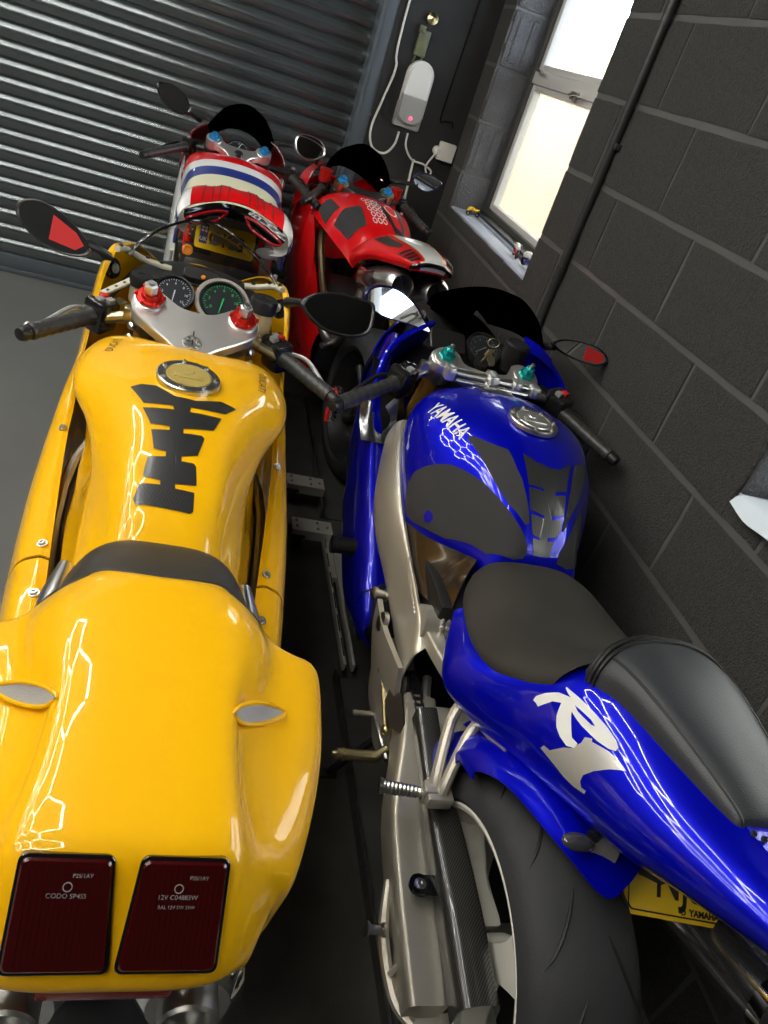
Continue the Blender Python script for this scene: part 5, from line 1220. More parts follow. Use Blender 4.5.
for sx in (-1, 1):
    S = bf(sx); S.rows = [[p + Vector((.012 if sx < 0 else 0, 0, 0)) for p in r] for r in S.rows] ; S.sign = 1 if sx > 0 else -1; BF[sx] = S
    fpn = part('side_fairing', solid(S, 60, 26, .004, a0=0, a1=.835), 'blue_paint', BB); part('side_fairing', solid(S, 14, 26, .004, a0=.840, a1=1), 'blue_paint', BB)
    S2 = Surf([[Vector((sx * x, y, z)) for (x, y, z) in r] for r in [[(.262, 1.93, .855), (.22, 1.93, .83), (.16, 1.94, .80)], [(.268, 1.85, .770), (.215, 1.83, .745), (.15, 1.84, .72)], [(.252, 1.78, .690), (.205, 1.77, .672), (.15, 1.78, .65)]]]); S2.sign = -sx
    part('inner_fairing', solid(S2, 12, 12, .003), 'black_plastic', BB)
    S3 = Surf([[Vector((sx * x, y, z)) for (x, y, z) in r] for r in [[(.282, 1.855, .752), (.262, 1.835, .765), (.235, 1.83, .745), (.205, 1.85, .765), (.180, 1.87, .79)], [(.280, 1.82, .715), (.255, 1.805, .720), (.225, 1.80, .710), (.200, 1.815, .722), (.178, 1.83, .735)], [(.272, 1.77, .678), (.245, 1.765, .682), (.215, 1.765, .682), (.195, 1.77, .688), (.178, 1.775, .692)]]]); S3.sign = -sx
    part('intake_scoop', solid(S3, 12, 16, .003), 'smoke_metal', BB)
# upper fairing rim towards the screen, nose
uf = Surf([
 half(0, [(0, 2.16, .93), (.08, 2.14, .93), (.15, 2.06, .945), (.205, 1.985, .935), (.245, 1.965, .905), (.275, 1.93, .865)]),
 half(0, [(0, 2.30, .93), (.08, 2.26, .93), (.155, 2.13, .94), (.215, 2.06, .92), (.252, 2.03, .885), (.280, 2.0, .84)]),
 half(0, [(0, 2.48, .87), (.08, 2.42, .87), (.15, 2.30, .87), (.205, 2.20, .86), (.240, 2.16, .83), (.262, 2.12, .79)]),
 half(0, [(0, 2.60, .76), (.08, 2.55, .76), (.15, 2.42, .77), (.195, 2.30, .76), (.225, 2.24, .74), (.25, 2.2, .70)]),
 half(0, [(0, 2.58, .62), (.08, 2.53, .62), (.14, 2.42, .63), (.185, 2.31, .63), (.21, 2.26, .62), (.235, 2.22, .58)])]); uf.sign = -1
uf.rows = [[p + Vector((.04, 0, 0)) for p in r] for r in uf.rows]
part('upper_fairing', solid(uf, 30, 56, .004, a0=.48), 'blue_paint', BB)
for sx in (-1, 1):
    pts = [(sx * .155, 1.985, .965), (sx * .185, 1.965, .955), (sx * .225, 1.955, .925), (sx * .262, 1.935, .890), (sx * .283, 1.90, .845), (sx * .292, 1.86, .790), (sx * .290, 1.82, .74)]
    part('fairing_edge', MB().tube([Vector(p) + Vector((.04, 0, 0)) for p in pts], [.006, .008, .009, .009, .009, .008, .005], 10, smooth=5), 'blue_paint', BB)
    S4 = Surf([[Vector((sx * x + .04, y, z)) for (x, y, z) in r] for r in [[(.155, 1.985, .963), (.225, 1.955, .923), (.283, 1.90, .843), (.290, 1.82, .74)], [(.150, 2.03, .90), (.215, 2.00, .86), (.270, 1.94, .79), (.285, 1.87, .70)], [(.14, 2.15, .80), (.20, 2.11, .76), (.255, 2.05, .72), (.27, 1.96, .64)]]]); S4.sign = -sx
    part('cowl_side', solid(S4, 14, 20, .004), 'blue_paint', BB)
dkb = Surf([half(1.90, [(0, .86), (.12, .86), (.19, .84), (.235, .80)]), half(2.03, [(0, .88), (.12, .88), (.18, .85), (.22, .79)]), half(2.15, [(0, .91), (.11, .905), (.165, .86), (.20, .79)]), half(2.30, [(0, .93), (.08, .92), (.13, .86), (.17, .78)]), half(2.48, [(0, .89), (.06, .88), (.10, .84), (.14, .76)])])
dkb.rows = [[p + Vector((.045, 0, 0)) for p in r] for r in dkb.rows]
part('inner_panel', solid(dkb, 12, 24, .003), 'black_plastic', BB)
wsb = Surf([
 [(-.165, 1.965, .965), (-.150, 1.99, 1.000), (-.115, 2.035, 1.045), (-.06, 2.085, 1.078), (0, 2.10, 1.088), (.06, 2.085, 1.078), (.115, 2.035, 1.045), (.150, 1.99, 1.000), (.165, 1.965, .965)],
 [(-.168, 2.06, .955), (-.152, 2.10, .985), (-.115, 2.16, 1.025), (-.06, 2.205, 1.05), (0, 2.22, 1.058), (.06, 2.205, 1.05), (.115, 2.16, 1.025), (.152, 2.10, .985), (.168, 2.06, .955)],
 [(-.16, 2.18, .935), (-.145, 2.23, .955), (-.11, 2.29, .98), (-.055, 2.335, .995), (0, 2.35, 1.0), (.055, 2.335, .995), (.11, 2.29, .98), (.145, 2.23, .955), (.16, 2.18, .935)],
 [(-.14, 2.33, .89), (-.125, 2.37, .90), (-.095, 2.43, .91), (-.05, 2.47, .917), (0, 2.485, .92), (.05, 2.47, .917), (.095, 2.43, .91), (.125, 2.37, .90), (.14, 2.33, .89)]])
wsb.rows = [[Vector((p.x * .77 + .086 + (p.z - .97) * .25, p.y, p.z - (p.z - .96) * .18)) for p in r] for r in wsb.rows]
part('windscreen', solid(wsb, 24, 40, .003), 'dark_screen', BB)
# --- clocks
CN = Vector((0, -.55, .83)); CM2 = Matrix((Vector((1, 0, 0)), CN.cross(Vector((1, 0, 0))), CN)).transposed()
gauge(BB, (.035, 1.95, .938), CM2, .052, 'black_plastic', 'grey_plastic', math.radians(225), math.radians(-45), math.radians(215), ['0', '2', '4', '6', '8', '10', '12', '14'])
m_ = MB(); m_.prism(rrect(.105, .07, .01), frame((-.075, 1.95, .925), (1, 0, 0), CM2 @ Vector((0, 1, 0))), .02, bev=.004); lc = part('display_housing', m_, 'black_plastic', BB)
m_ = MB(); m_.prism(rrect(.068, .042, .004), frame((-.078, 1.95, .945) , (1, 0, 0), CM2 @ Vector((0, 1, 0))), .002); part('display', m_, 'lcd', lc)
# --- yoke, caps, damper, key
S1 = Vector((0, 1.74, .905)); CB = frame(S1, (1, 0, 0), AF)
outl = smooth_poly([(-.150, .085), (-.115, .112), (-.08, .100), (-.055, .06), (.055, .06), (.08, .100), (.115, .112), (.150, .085), (.145, .045), (.10, .030), (.05, .005), (.03, -.03), (-.03, -.03), (-.05, .005), (-.10, .030), (-.145, .045)], 4)
m_ = MB(); m_.prism(outl, CB @ Matrix.Translation((0, 0, -.022)), .026, bev=.003); yk = part('triple_clamp', m_, 'cast_aluminium', BB)
m_ = MB(); m_.lathe([(0, .018), (.012, .017), (.016, .012), (.016, 0)], S1 + AX * .004, AX, 20); part('stem_nut', m_, 'silver', yk)
for sx in (-1, 1):
    base = S1 + Vector((sx * .114, 0, 0)) + AF * .072
    m_ = MB(); m_.lathe([(-.03, .032), (.008, .032), (.010, .028), (.010, 0)], base, AX, 28); part('clamp_boss', m_, 'cast_aluminium', yk)
    m_ = MB(); m_.lathe([(.008, .022), (.018, .022), (.020, .014), (.036, .013), (.038, .010), (.038, 0)], base, AX, 6); fc = part('fork_cap', m_, 'teal_anodised', yk, 'teal anodised fork cap')
    m_ = MB(); m_.lathe([(.036, .006), (.050, .006), (.052, .003), (.052, 0)], base, AX, 10); part('adjuster_screw', m_, 'silver', fc)
    fork(BB, base - AX * .02, base - AX * .66, .026, 'gold', 'silver', .6)
    if sx < 0: gi, co = Vector((-.235, 1.765, .855)), Vector((-.395, 1.610, .838))
    else: gi, co = Vector((.265, 1.800, .862)), Vector((.352, 1.640, .838))
    ci = base - AX * .045
    m_ = MB(); m_.lathe([(-.018, .028), (-.018, .036), (.018, .036), (.018, .028)], ci, AX, 24); m_.cyl(ci + Vector((sx * .02, 0, 0)), gi - (co - gi).normalized() * .055, .0125, n=14); m_.box(ci + Vector((sx * .038, .0, .0)), (.03, .03, .034), bev=.005); part('clip_on', m_, 'silver', BB)
    m_ = MB(); m_.cyl(gi - (co - gi).normalized() * .06, gi, .011, n=14); part('handlebar', m_, 'silver', BB)
    grip(BB, gi, co, .0175)
    d_ = (co - gi).normalized(); R3 = rot_to(co - gi, (0, -.2, 1)) if sx > 0 else rot_to(gi - co, (0, -.2, 1))
    switch_box(BB, gi - d_ * .030, R3, 1.3, (('red_plastic', (-.002, .010)), ('grey_plastic', (-.004, -.012))) if sx > 0 else (('black_gloss', (.006, .010)), ('grey_plastic', (-.004, -.012)), ('black_gloss', (.016, -.002))))
    m_ = MB(); m_.box(gi - d_ * .080 + Vector((0, .022, .0)), (.045, .03, .032), R3, bev=.006); part('lever_perch', m_, 'black_plastic', BB)
    lever(BB, [gi + Vector((-sx * .01, .045, -.004)), gi + Vector((sx * .02, .042, .0)), gi + Vector((sx * .06, .005, -.004)), co + Vector((-sx * .01, .036, -.006)), co + Vector((sx * .008, .024, -.008))], 'black_plastic')
m_ = MB(); m_.cyl((-.125, 1.748, .925), (.08, 1.748, .928), .0125, n=18); m_.cyl((.08, 1.748, .928), (.13, 1.748, .928), .006, n=10); m_.cyl((-.10, 1.725, .915), (.10, 1.725, .918), .006, n=10); sd = part('steering_damper', m_, 'silver', BB)
m_ = MB(); pass
for q, d3 in (((-.0, 1.742, .928), (.026, .05, .04)), ((.07, 1.742, .928), (.022, .04, .032)), ((-.115, 1.742, .925), (.024, .035, .035)), ((.125, 1.745, .925), (.024, .035, .03))): m_ = MB(); m_.box(q, d3, bev=.004); part('damper_clamp', m_, 'cast_aluminium', sd)
m_ = MB(); m_.lathe([(0, .018), (.014, .018), (.015, .014), (.013, 0)], (-.015, 1.815, .935), AX, 20); lk = part('ignition_lock', m_, 'black_plastic', BB)
m_ = MB(); m_.prism([(-.004, 0), (.004, 0), (.004, .02), (.012, .026), (.012, .045), (-.012, .045), (-.012, .026), (-.004, .02)], frame((-.015, 1.813, .948), (1, .5, 0), AX), .003, bev=.0008); m_.tube([(.002 + .016 * math.cos(t * PI / 8), 1.822, 1.0 + .012 * math.sin(t * PI / 8)) for t in range(17)], .0013, 6); m_.prism([(-.008, -.02), (.008, -.02), (.011, 0), (0, .016), (-.011, 0)], frame((.0, 1.80, .965), (1, .3, .2), (0, .6, .8)), .003); part('key', m_, 'brass', lk)
m_ = MB(); m_.lathe([(0, 0), (0, .030), (.04, .036), (.075, .036), (.08, .030), (.08, 0)], (.118, 1.935, .905), (0, -.1, 1), 24); rsb = part('reservoir', m_, 'black_plastic', BB, 'black cloth covered reservoir')
m_ = MB(); b = text_bm('FIS', .016, bold=.0004); bm_place(m_, b, lambda p: Vector((.118 + p.x, 1.9 - .001 * abs(p.x) * 10, .927 + p.y))); part('reservoir_text', m_, 'red_decal', rsb)
m_ = MB(); m_.box((0, 1.82, .80), (.22, .14, .12), bev=.02); part('air_box', m_, 'black_plastic', BB)
# --- mirrors
for sx in (-1, 1):
    ol = [(sx * -.075, .0), (sx * -.055, .035), (sx * -.01, .050), (sx * .04, .040), (sx * .078, .012), (sx * .085, -.015), (sx * .05, -.035), (sx * .0, -.042), (sx * -.05, -.030)]
    if sx < 0: mirror(BB, (-.224, 1.965, .988), (1, .06, -.12), (.10, .36, .93), [(-.108, .002), (-.088, .030), (-.04, .043), (.0, .038), (.045, .018), (.085, -.014), (.112, -.036), (.055, -.034), (.01, -.036), (-.045, -.038), (-.088, -.026)], .03, ([(-.155, 1.985, .978), (-.140, 2.01, .965), (-.125, 2.04, .945)], [.012, .010, .014]), 'navy_paint')
    else:
        mr, MM = mirror(BB, (.325, 1.96, .998), (.97, -.12, -.10), (.05, .35, .93), [(-.092, -.012), (-.06, .012), (.0, .024), (.045, .026), (.08, .012), (.084, -.006), (.06, -.022), (.02, -.028), (-.05, -.026)], .03, ([(.250, 1.98, .985), (.235, 2.01, .970), (.22, 2.05, .945)], [.012, .012, .014]), 'black_gloss')
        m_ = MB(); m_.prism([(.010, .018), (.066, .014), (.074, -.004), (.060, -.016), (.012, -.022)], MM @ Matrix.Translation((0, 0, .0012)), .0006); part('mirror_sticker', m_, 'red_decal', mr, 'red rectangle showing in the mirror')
        S5 = Surf([[Vector((.155, 1.99, .99)), Vector((.20, 1.965, .98)), Vector((.245, 1.955, .955))], [Vector((.16, 1.965, .96)), Vector((.205, 1.945, .95)), Vector((.25, 1.94, .93))]]); part('cowl_tab', solid(S5, 8, 10, .004), 'blue_paint', BB)
# --- indicator, number plate, silencer on the right
m_ = MB(); m_.tube([(-.010, .625, .700), (-.075, .612, .695), (-.085, .605, .692)], [.010, .011, .010], 10); ind = part('indicator', m_, 'black_plastic', BB)
m_ = MB(); m_.ell((-.112, .596, .692), (.030, .015, .011), Matrix.Rotation(.15, 3, 'Y'), n=20, m=12); part('indicator_lens', m_, 'smoke_lens', ind)
m_ = MB(); m_.prism(smooth_poly([(-.02, -.03), (.02, -.03), (.018, .03), (-.01, .035)], 4), frame((-.062, .605, .690), (.9, -.2, .1), (.0, .5, .8)), .004); part('indicator_bracket', m_, 'cast_aluminium', ind)
MP = frame((.120, .600, .625), (.985, -.12, -.05), (.0, .80, .60))
m_ = MB(); m_.prism(rrect(.225, .150, .012), MP @ Matrix.Translation((0, 0, -.0015)), .003); npb = part('number_plate', m_, 'plate_yellow', BB)
m_ = MB(); o1 = rrect(.213, .138, .010); o2 = rrect(.208, .133, .009); n_ = len(o1); m_._add([MP @ Vector((p[0], p[1], .0018)) for p in o1 + o2], [(i, (i + 1) % n_, n_ + (i + 1) % n_, n_ + i) for i in range(n_)]); part('plate_border', m_, 'black_print', npb)
m_ = MB(); b = text_bm('NJS6', .075, bold=.001); bm_place(m_, b, lambda p: MP @ Vector((p.x * .8, p.y - .022, .0020))); b = text_bm('YAMAHA', .013, bold=.0006); bm_place(m_, b, lambda p: MP @ Vector((p.x + .03, p.y - .060, .0020))); m_.lathe([(0, .005), (.0004, .005), (.0004, .003), (0, .003)], MP @ Vector((-.008, -.060, .0018)), MP.to_3x3() @ Vector((0, 0, 1)), 14); part('plate_text', m_, 'black_print', npb)
m_ = MB(); m_.prism([(-.09, -.018), (-.05, -.028), (-.01, -.014), (.04, -.024), (.10, -.012), (.10, .06), (-.085, .06)], MP @ Matrix.Translation((0, 0, .0022)), .0004); part('plate_blot', m_, 'black_print', npb)
a, b = Vector((.215, .36, .60)), Vector((.175, .80, .45)); u = (a - b).normalized()
m_ = MB(); m_.tube([b - u * .05, b, b + u * .05, a - u * .03, a, a + u * .012], [.03, .05, .056, .056, .052, .035], 36); sl_ = part('silencer', m_, 'smoke_metal', BB)
for q in (b + u * .06, a - u * .07): m_ = MB(); m_.lathe([(-.004, .057), (-.004, .0580), (.02, .0580), (.02, .057)], q, u, 36); part('silencer_band', m_, 'chrome', sl_)
m_ = MB(); m_.tube([(.12, 1.30, .28), (.18, 1.1, .26), (.20, .95, .34), b - u * .04], .028, 16, smooth=5); part('exhaust_pipe', m_, 'steel', BB)
# crash bobbin on the left, side stand
m_ = MB(); m_.lathe([(0, .022), (.06, .022), (.062, .0235), (.072, .0235), (.074, .016), (.070, .015), (.070, 0)], (-.245, 1.575, .47), (-1, .02, -.02), 24); cb_ = part('crash_bobbin', m_, 'black_plastic', BB)
m_ = MB(); m_.tube([(-.12, 1.20, .28), (-.19, 1.22, .12), (-.235, 1.24, .012)], .010, 8); m_.box((-.24, 1.24, .006), (.05, .03, .01), bev=.003); part('side_stand', m_, 'dark_metal', BB)
fdb = Surf([[Vector((-.02 + x, 2.24 + (.318 + (.02 if abs(x) < .05 else 0)) * math.cos(a), .298 + (.318 + (.015 if abs(x) < .05 else -.01)) * math.sin(a))) for x in (-.068, -.05, 0, .05, .068)] for a in [math.radians(20 + 14 * k) for k in range(10)]]); part('mudguard', solid(fdb, 30, 12, .003), 'blue_paint', BB)
# ================================================================ RED, WHITE AND BLUE MOTORCYCLE (far left)
RB = thing('motorcycle', 'red white and blue sport motorcycle parked at the roller door', 'motorcycle', (.13, 2.80, 0))
m_ = None
rt_rows = [
 half(0, [(0, .775, .93), (.08, .775, .93), (.15, .79, .92), (.185, .80, .90), (.195, .80, .86)]),
 half(0, [(0, .760, .965), (.08, .760, .962), (.15, .775, .950), (.188, .785, .925), (.205, .79, .87)]),
 half(0, [(0, .68, .985), (.08, .68, .980), (.15, .685, .965), (.192, .69, .935), (.210, .69, .87)]),
 half(0, [(0, .58, .980), (.08, .58, .975), (.145, .575, .958), (.188, .57, .925), (.205, .57, .86)]),
 half(0, [(0, .48, .955), (.075, .48, .950), (.135, .47, .935), (.175, .46, .905), (.195, .45, .84)]),
 half(0, [(0, .38, .915), (.07, .38, .910), (.120, .37, .895), (.160, .36, .865), (.180, .35, .81)]),
 half(0, [(0, .28, .850), (.06, .28, .845), (.105, .27, .835), (.140, .26, .815), (.160, .25, .77)]),
]
RT = Surf(rt_rows); RT.sign = 1
m_ = MB(); m_.surf(RT, 20, 40, 0, .50); rtank = part('tank', m_, 'red_paint', RB, 'red front of the tank')
for (a0, a1, mm, lb) in ((.50, .60, 'white_paint', 'white band round the tank'), (.60, .70, 'stripe_blue', 'blue band round the tank'), (.70, 1.0, 'cream_paint', 'cream rear of the tank')):
    m_ = MB(); m_.surf(RT, 10, 40, a0, a1); part('tank_band', m_, mm, rtank, lb)
m_ = MB(); m_.decal(RT, [(.33, .70), (.40, .86), (.345, .80), (.36, .92), (.30, .76)], .0015, 2); part('tank_logo', m_, 'white_print', rtank)
m_ = MB(); m_.surf(Surf([half(y, [(0, z), (w * .6, z - .003), (w, z - .03)]) for (y, w, z) in ((.34, .12, .86), (.2, .14, .84), (.05, .13, .86), (-.06, .11, .91))]), 12, 16); part('seat', m_, 'seat_suede', RB)
# tail: scalloped red top over white and blue shoulders
rr_ = [
 half(0, [(0, .16, .945), (.05, .15, .950), (.08, .12, .945), (.13, .06, .950), (.165, -.02, .945), (.178, -.06, .915), (.182, -.06, .86)]),
 half(0, [(0, .04, .985), (.05, .05, .985), (.085, .02, .975), (.13, -.02, .972), (.165, -.08, .960), (.185, -.12, .925), (.190, -.12, .86)]),
 half(0, [(0, -.03, .985), (.05, -.03, .982), (.085, -.06, .968), (.13, -.10, .965), (.165, -.15, .950), (.185, -.18, .915), (.190, -.17, .85)]),
 half(0, [(0, -.07, .960), (.05, -.075, .955), (.085, -.10, .945), (.13, -.15, .935), (.160, -.19, .920), (.178, -.20, .885), (.182, -.19, .83)]),
]
rr_ = [[Vector((p.x, p.y, .992 + (p.z - .985) * .72)) for p in r] for r in rr_]
RS = Surf(rr_); RS.sign = 1
m_ = solid(RS, 20, 40, .004, b0=.20, b1=.80); rtail = part('tail_cowl', m_, 'red_paint', RB)
m_ = solid(RS, 20, 12, .004, b0=0.06, b1=.20); part('tail_shoulder', m_, 'white_paint', rtail, 'white shoulder'); m_ = solid(RS, 20, 12, .004, b0=.80, b1=.94); part('tail_shoulder', m_, 'white_paint', rtail, 'white shoulder')
m_ = solid(RS, 20, 6, .004, b0=0, b1=.06); part('tail_shoulder', m_, 'stripe_blue', rtail, 'blue shoulder edge'); m_ = solid(RS, 20, 6, .004, b0=.94, b1=1); part('tail_shoulder', m_, 'stripe_blue', rtail, 'blue shoulder edge')
for sx in (-1, 1):
    for k in range(4): part('score_line', MB().tube([on(RS, .1 + .85 * i / 8, .5 + sx * (.05 + .055 * k) + sx * .01 * i / 8, .001) for i in range(9)], .0016, 5), 'black_print', rtail)
    S = Surf([[Vector((sx * x, y, .970 + (z - .985) * .50)) for (x, y, z) in r] for r in [[(.180, .06, .88), (.192, -.12, .87), (.184, -.19, .84)], [(.172, .06, .80), (.180, -.10, .79), (.165, -.17, .78)], [(.14, .06, .74), (.150, -.06, .73), (.130, -.12, .74)]]]); S.sign = sx
    part('tail_side', solid(S, 10, 12, .003), 'light_plastic', RB)
    m_ = MB(); m_.box((sx * .176, -.04, .82), (.012, .10, .05), Matrix.Rotation(sx * .1, 3, 'Z'), bev=.004); part('tail_side', m_, 'stripe_blue', RB, 'blue flash on the side of the tail')
    # loop shaped tail lights
    P = [(.03, -.10, .925), (.07, -.13, .925), (.125, -.175, .905), (.155, -.19, .885), (.135, -.165, .865), (.09, -.125, .872), (.055, -.10, .885)]
    m_ = MB(); c_ = [Vector((sx * p[0], p[1], .990 + (p[2] - .985) * .80)) for p in P]; m_.tube(c_ + [c_[0]], .0045, 8, smooth=4); part('tail_light', m_, 'red_reflector', RB)
m_ = MB(); m_.surf(Surf([half(0, [(0, -.05, .960), (.08, -.07, .952), (.165, -.16, .930)]), half(0, [(0, -.04, .93), (.08, -.08, .92), (.160, -.17, .905)]), half(0, [(0, .04, .88), (.07, .02, .88), (.13, -.06, .87)])]), 10, 20); part('tail_underside', m_, 'black_gloss', RB)
# plate on its bracket
MPL = frame((-.004, .30, .775), (.98, .02, -.02), (.0, .55, .83))
m_ = MB(); m_.prism(rrect(.225, .165, .012), MPL, .003); rp = part('number_plate', m_, 'plate_yellow', RB)
m_ = MB(); m_.prism(rrect(.030, .075, .003), MPL @ Matrix.Translation((-.082, -.025, .0030)), .0008); part('plate_band', m_, 'plate_blue', rp)
m_ = MB(); m_.box(MPL @ Vector((-.082, -.008, .0042)), (.022, .020, .0005), MPL.to_3x3()); part('plate_flag', m_, 'white_print', rp)
m_ = MB()
for (dx, dy, w_, h_) in ((0, 0, .022, .004), (0, 0, .004, .020)): m_.box(MPL @ Vector((-.082 + dx, -.008 + dy, .0046)), (w_, h_, .0004), MPL.to_3x3())
part('flag_cross', m_, 'red_decal', rp)
m_ = MB(); b = text_bm('UK', .021, bold=.0005); bm_place(m_, b, lambda p: MPL @ Vector((p.x - .082, p.y - .046, .0042))); part('plate_code', m_, 'white_print', rp)
m_ = MB(); b = text_bm('OKG', .072, bold=.002); bm_place(m_, b, lambda p: MPL @ Vector((p.x * .85 + .005, p.y - .036, .0036))); part('plate_text', m_, 'black_print', rp)
def blot(seed, cx, cy, w, h, n=26):
    rnd = random.Random(seed); return [(cx + (w * math.cos(2 * PI * k / n)) * rnd.uniform(.82, 1.1), cy + math.copysign(abs(math.sin(2 * PI * k / n)) ** .5, math.sin(2 * PI * k / n)) * h * rnd.uniform(.8, 1.15)) for k in range(n)]
m_ = MB(); m_.prism(blot(3, .0, .045, .085, .026), MPL @ Matrix.Translation((0, 0, .0045)), .0006); part('plate_blot', m_, 'plate_scribble', rp)
m_ = MB(); m_.prism([(-.055, -.008), (-.03, -.012), (.0, -.025), (.035, -.012), (.065, -.008), (.045, -.032), (.06, -.050), (.03, -.062), (.0, -.046), (-.035, -.058), (-.06, -.060), (-.045, -.035)], MPL @ Matrix.Translation((0, 0, .0046)), .0006); part('plate_blot', m_, 'plate_scribble', rp)
m_ = MB(); m_.lathe([(0, .020), (.006, .020), (.008, .012), (.004, .010), (.004, 0)], (-.135, .215, .700), (0, -.9, .4), 24); part('reflector', m_, 'amber', RB)
m_ = MB(); m_.box((0, .38, .80), (.06, .05, .20), Matrix.Rotation(-.3, 3, 'X'), bev=.01); m_.box((-.1, .27, .70), (.10, .02, .03), bev=.004); part('plate_bracket', m_, 'black_plastic', RB)
m_ = MB(); m_.ell((.150, .16, .775), (.045, .02, .02), n=16, m=10); part('indicator', m_, 'light_plastic', RB)
def front_end(root, sc, S, capm, yk_m, L, Rr, screen_pts, sgn=1):
    F = frame(S, (1, 0, 0), AF)
    outl = smooth_poly([(-.135, .075), (-.11, .098), (-.08, .090), (-.055, .055), (.055, .055), (.08, .090), (.11, .098), (.135, .075), (.125, .045), (.06, .01), (.03, -.03), (-.03, -.03), (-.06, .01), (-.125, .045)], 3)
    m_ = MB(); m_.prism(outl, F @ Matrix.Translation((0, 0, -.022)), .026, bev=.003); yk = part('triple_clamp', m_, yk_m, root)
    m_ = MB(); m_.lathe([(0, .018), (.012, .017), (.014, 0)], S + AX * .004, AX, 16); part('stem_nut', m_, 'dark_metal', yk)
    for sx in (-1, 1):
        base = S + Vector((sx * .105, 0, 0)) + AF * .065
        m_ = MB(); m_.lathe([(-.03, .032), (.008, .032), (.010, .026), (.010, 0)], base, AX, 24); part('clamp_boss', m_, 'brass' if capm == 'blue_anodised' and yk_m == 'dark_metal' else 'cast_aluminium', yk)
        m_ = MB(); m_.lathe([(.008, .024), (.018, .022), (.020, .012), (.030, .012), (.030, 0)], base, AX, 12); part('fork_cap', m_, capm, yk, 'blue anodised fork cap')
        fork(root, base - AX * .02, base - AX * .70, .028, 'gold', 'dark_metal')
        gi, co = (L if sx < 0 else Rr); gi, co = Vector(gi), Vector(co); d_ = (co - gi).normalized()
        m_ = MB(); m_.cyl(base - AX * .05, gi - d_ * .05, .0125, n=12); m_.lathe([(-.018, .028), (-.018, .036), (.018, .036), (.018, .028)], base - AX * .05, AX, 20); part('clip_on', m_, 'dark_metal', root)
        m_ = MB(); m_.cyl(gi - d_ * .06, gi, .011, n=10); part('handlebar', m_, 'black_plastic', root)
        grip(root, gi, co, .017, 'grip_rubber')
        R3 = rot_to(co - gi, (0, -.2, 1)) if sx > 0 else rot_to(gi - co, (0, -.2, 1))
        switch_box(root, gi - d_ * .03, R3, 1.0, (('grey_plastic', (0, .008)),)); m_ = MB(); m_.box(gi - d_ * .08 + Vector((0, .022, 0)), (.045, .03, .03), R3, bev=.006); part('lever_perch', m_, 'dark_metal', root)
        lever(root, [gi + Vector((-sx * .01, .045, -.004)), gi + Vector((sx * .02, .044, 0)), gi + Vector((sx * .05, .02, 0)), co + Vector((0, .035, 0))], 'dark_metal')
        m_ = MB(); m_.lathe([(0, .012), (.02, .012), (.022, 0)], co, d_, 12); part('bar_end', m_, 'red_anodised', root, 'red bar end')
    return yk
S3_ = Vector((0, .735, .985))
front_end(RB, 1, S3_, 'blue_anodised', 'cast_aluminium', ((-.215, .80, .950), (-.350, .60, .915)), ((.245, .79, .950), (.340, .58, .915)), None)
def far_screen(root, c, w, h, d, m):
    x, y, z = c
    S = Surf([[Vector((x + w * q[0], y + d * .12 * (1 - abs(q[0])), z + h * q[1])) for q in ((-1, 0), (-.82, .40), (-.5, .80), (0, 1.0), (.5, .80), (.82, .40), (1, 0))],
              [Vector((x + w * q[0], y + d * (.15 + .45 * (1 - q[0] ** 2)), z - .02 + h * .8 * q[1])) for q in ((-1.05, 0), (-.85, .40), (-.5, .80), (0, 1.0), (.5, .80), (.85, .40), (1.05, 0))],
              [Vector((x + w * .9 * q[0], y + d * (.3 + .75 * (1 - q[0] ** 2)), z - .07 + h * .35 * q[1])) for q in ((-1, 0), (-.82, .40), (-.5, .80), (0, 1.0), (.5, .80), (.82, .40), (1, 0))]])
    return part('windscreen', solid(S, 16, 30, .003), m, root)
far_screen(RB, (0.005, .905, 1.055), .135, .105, .30, 'dark_screen')
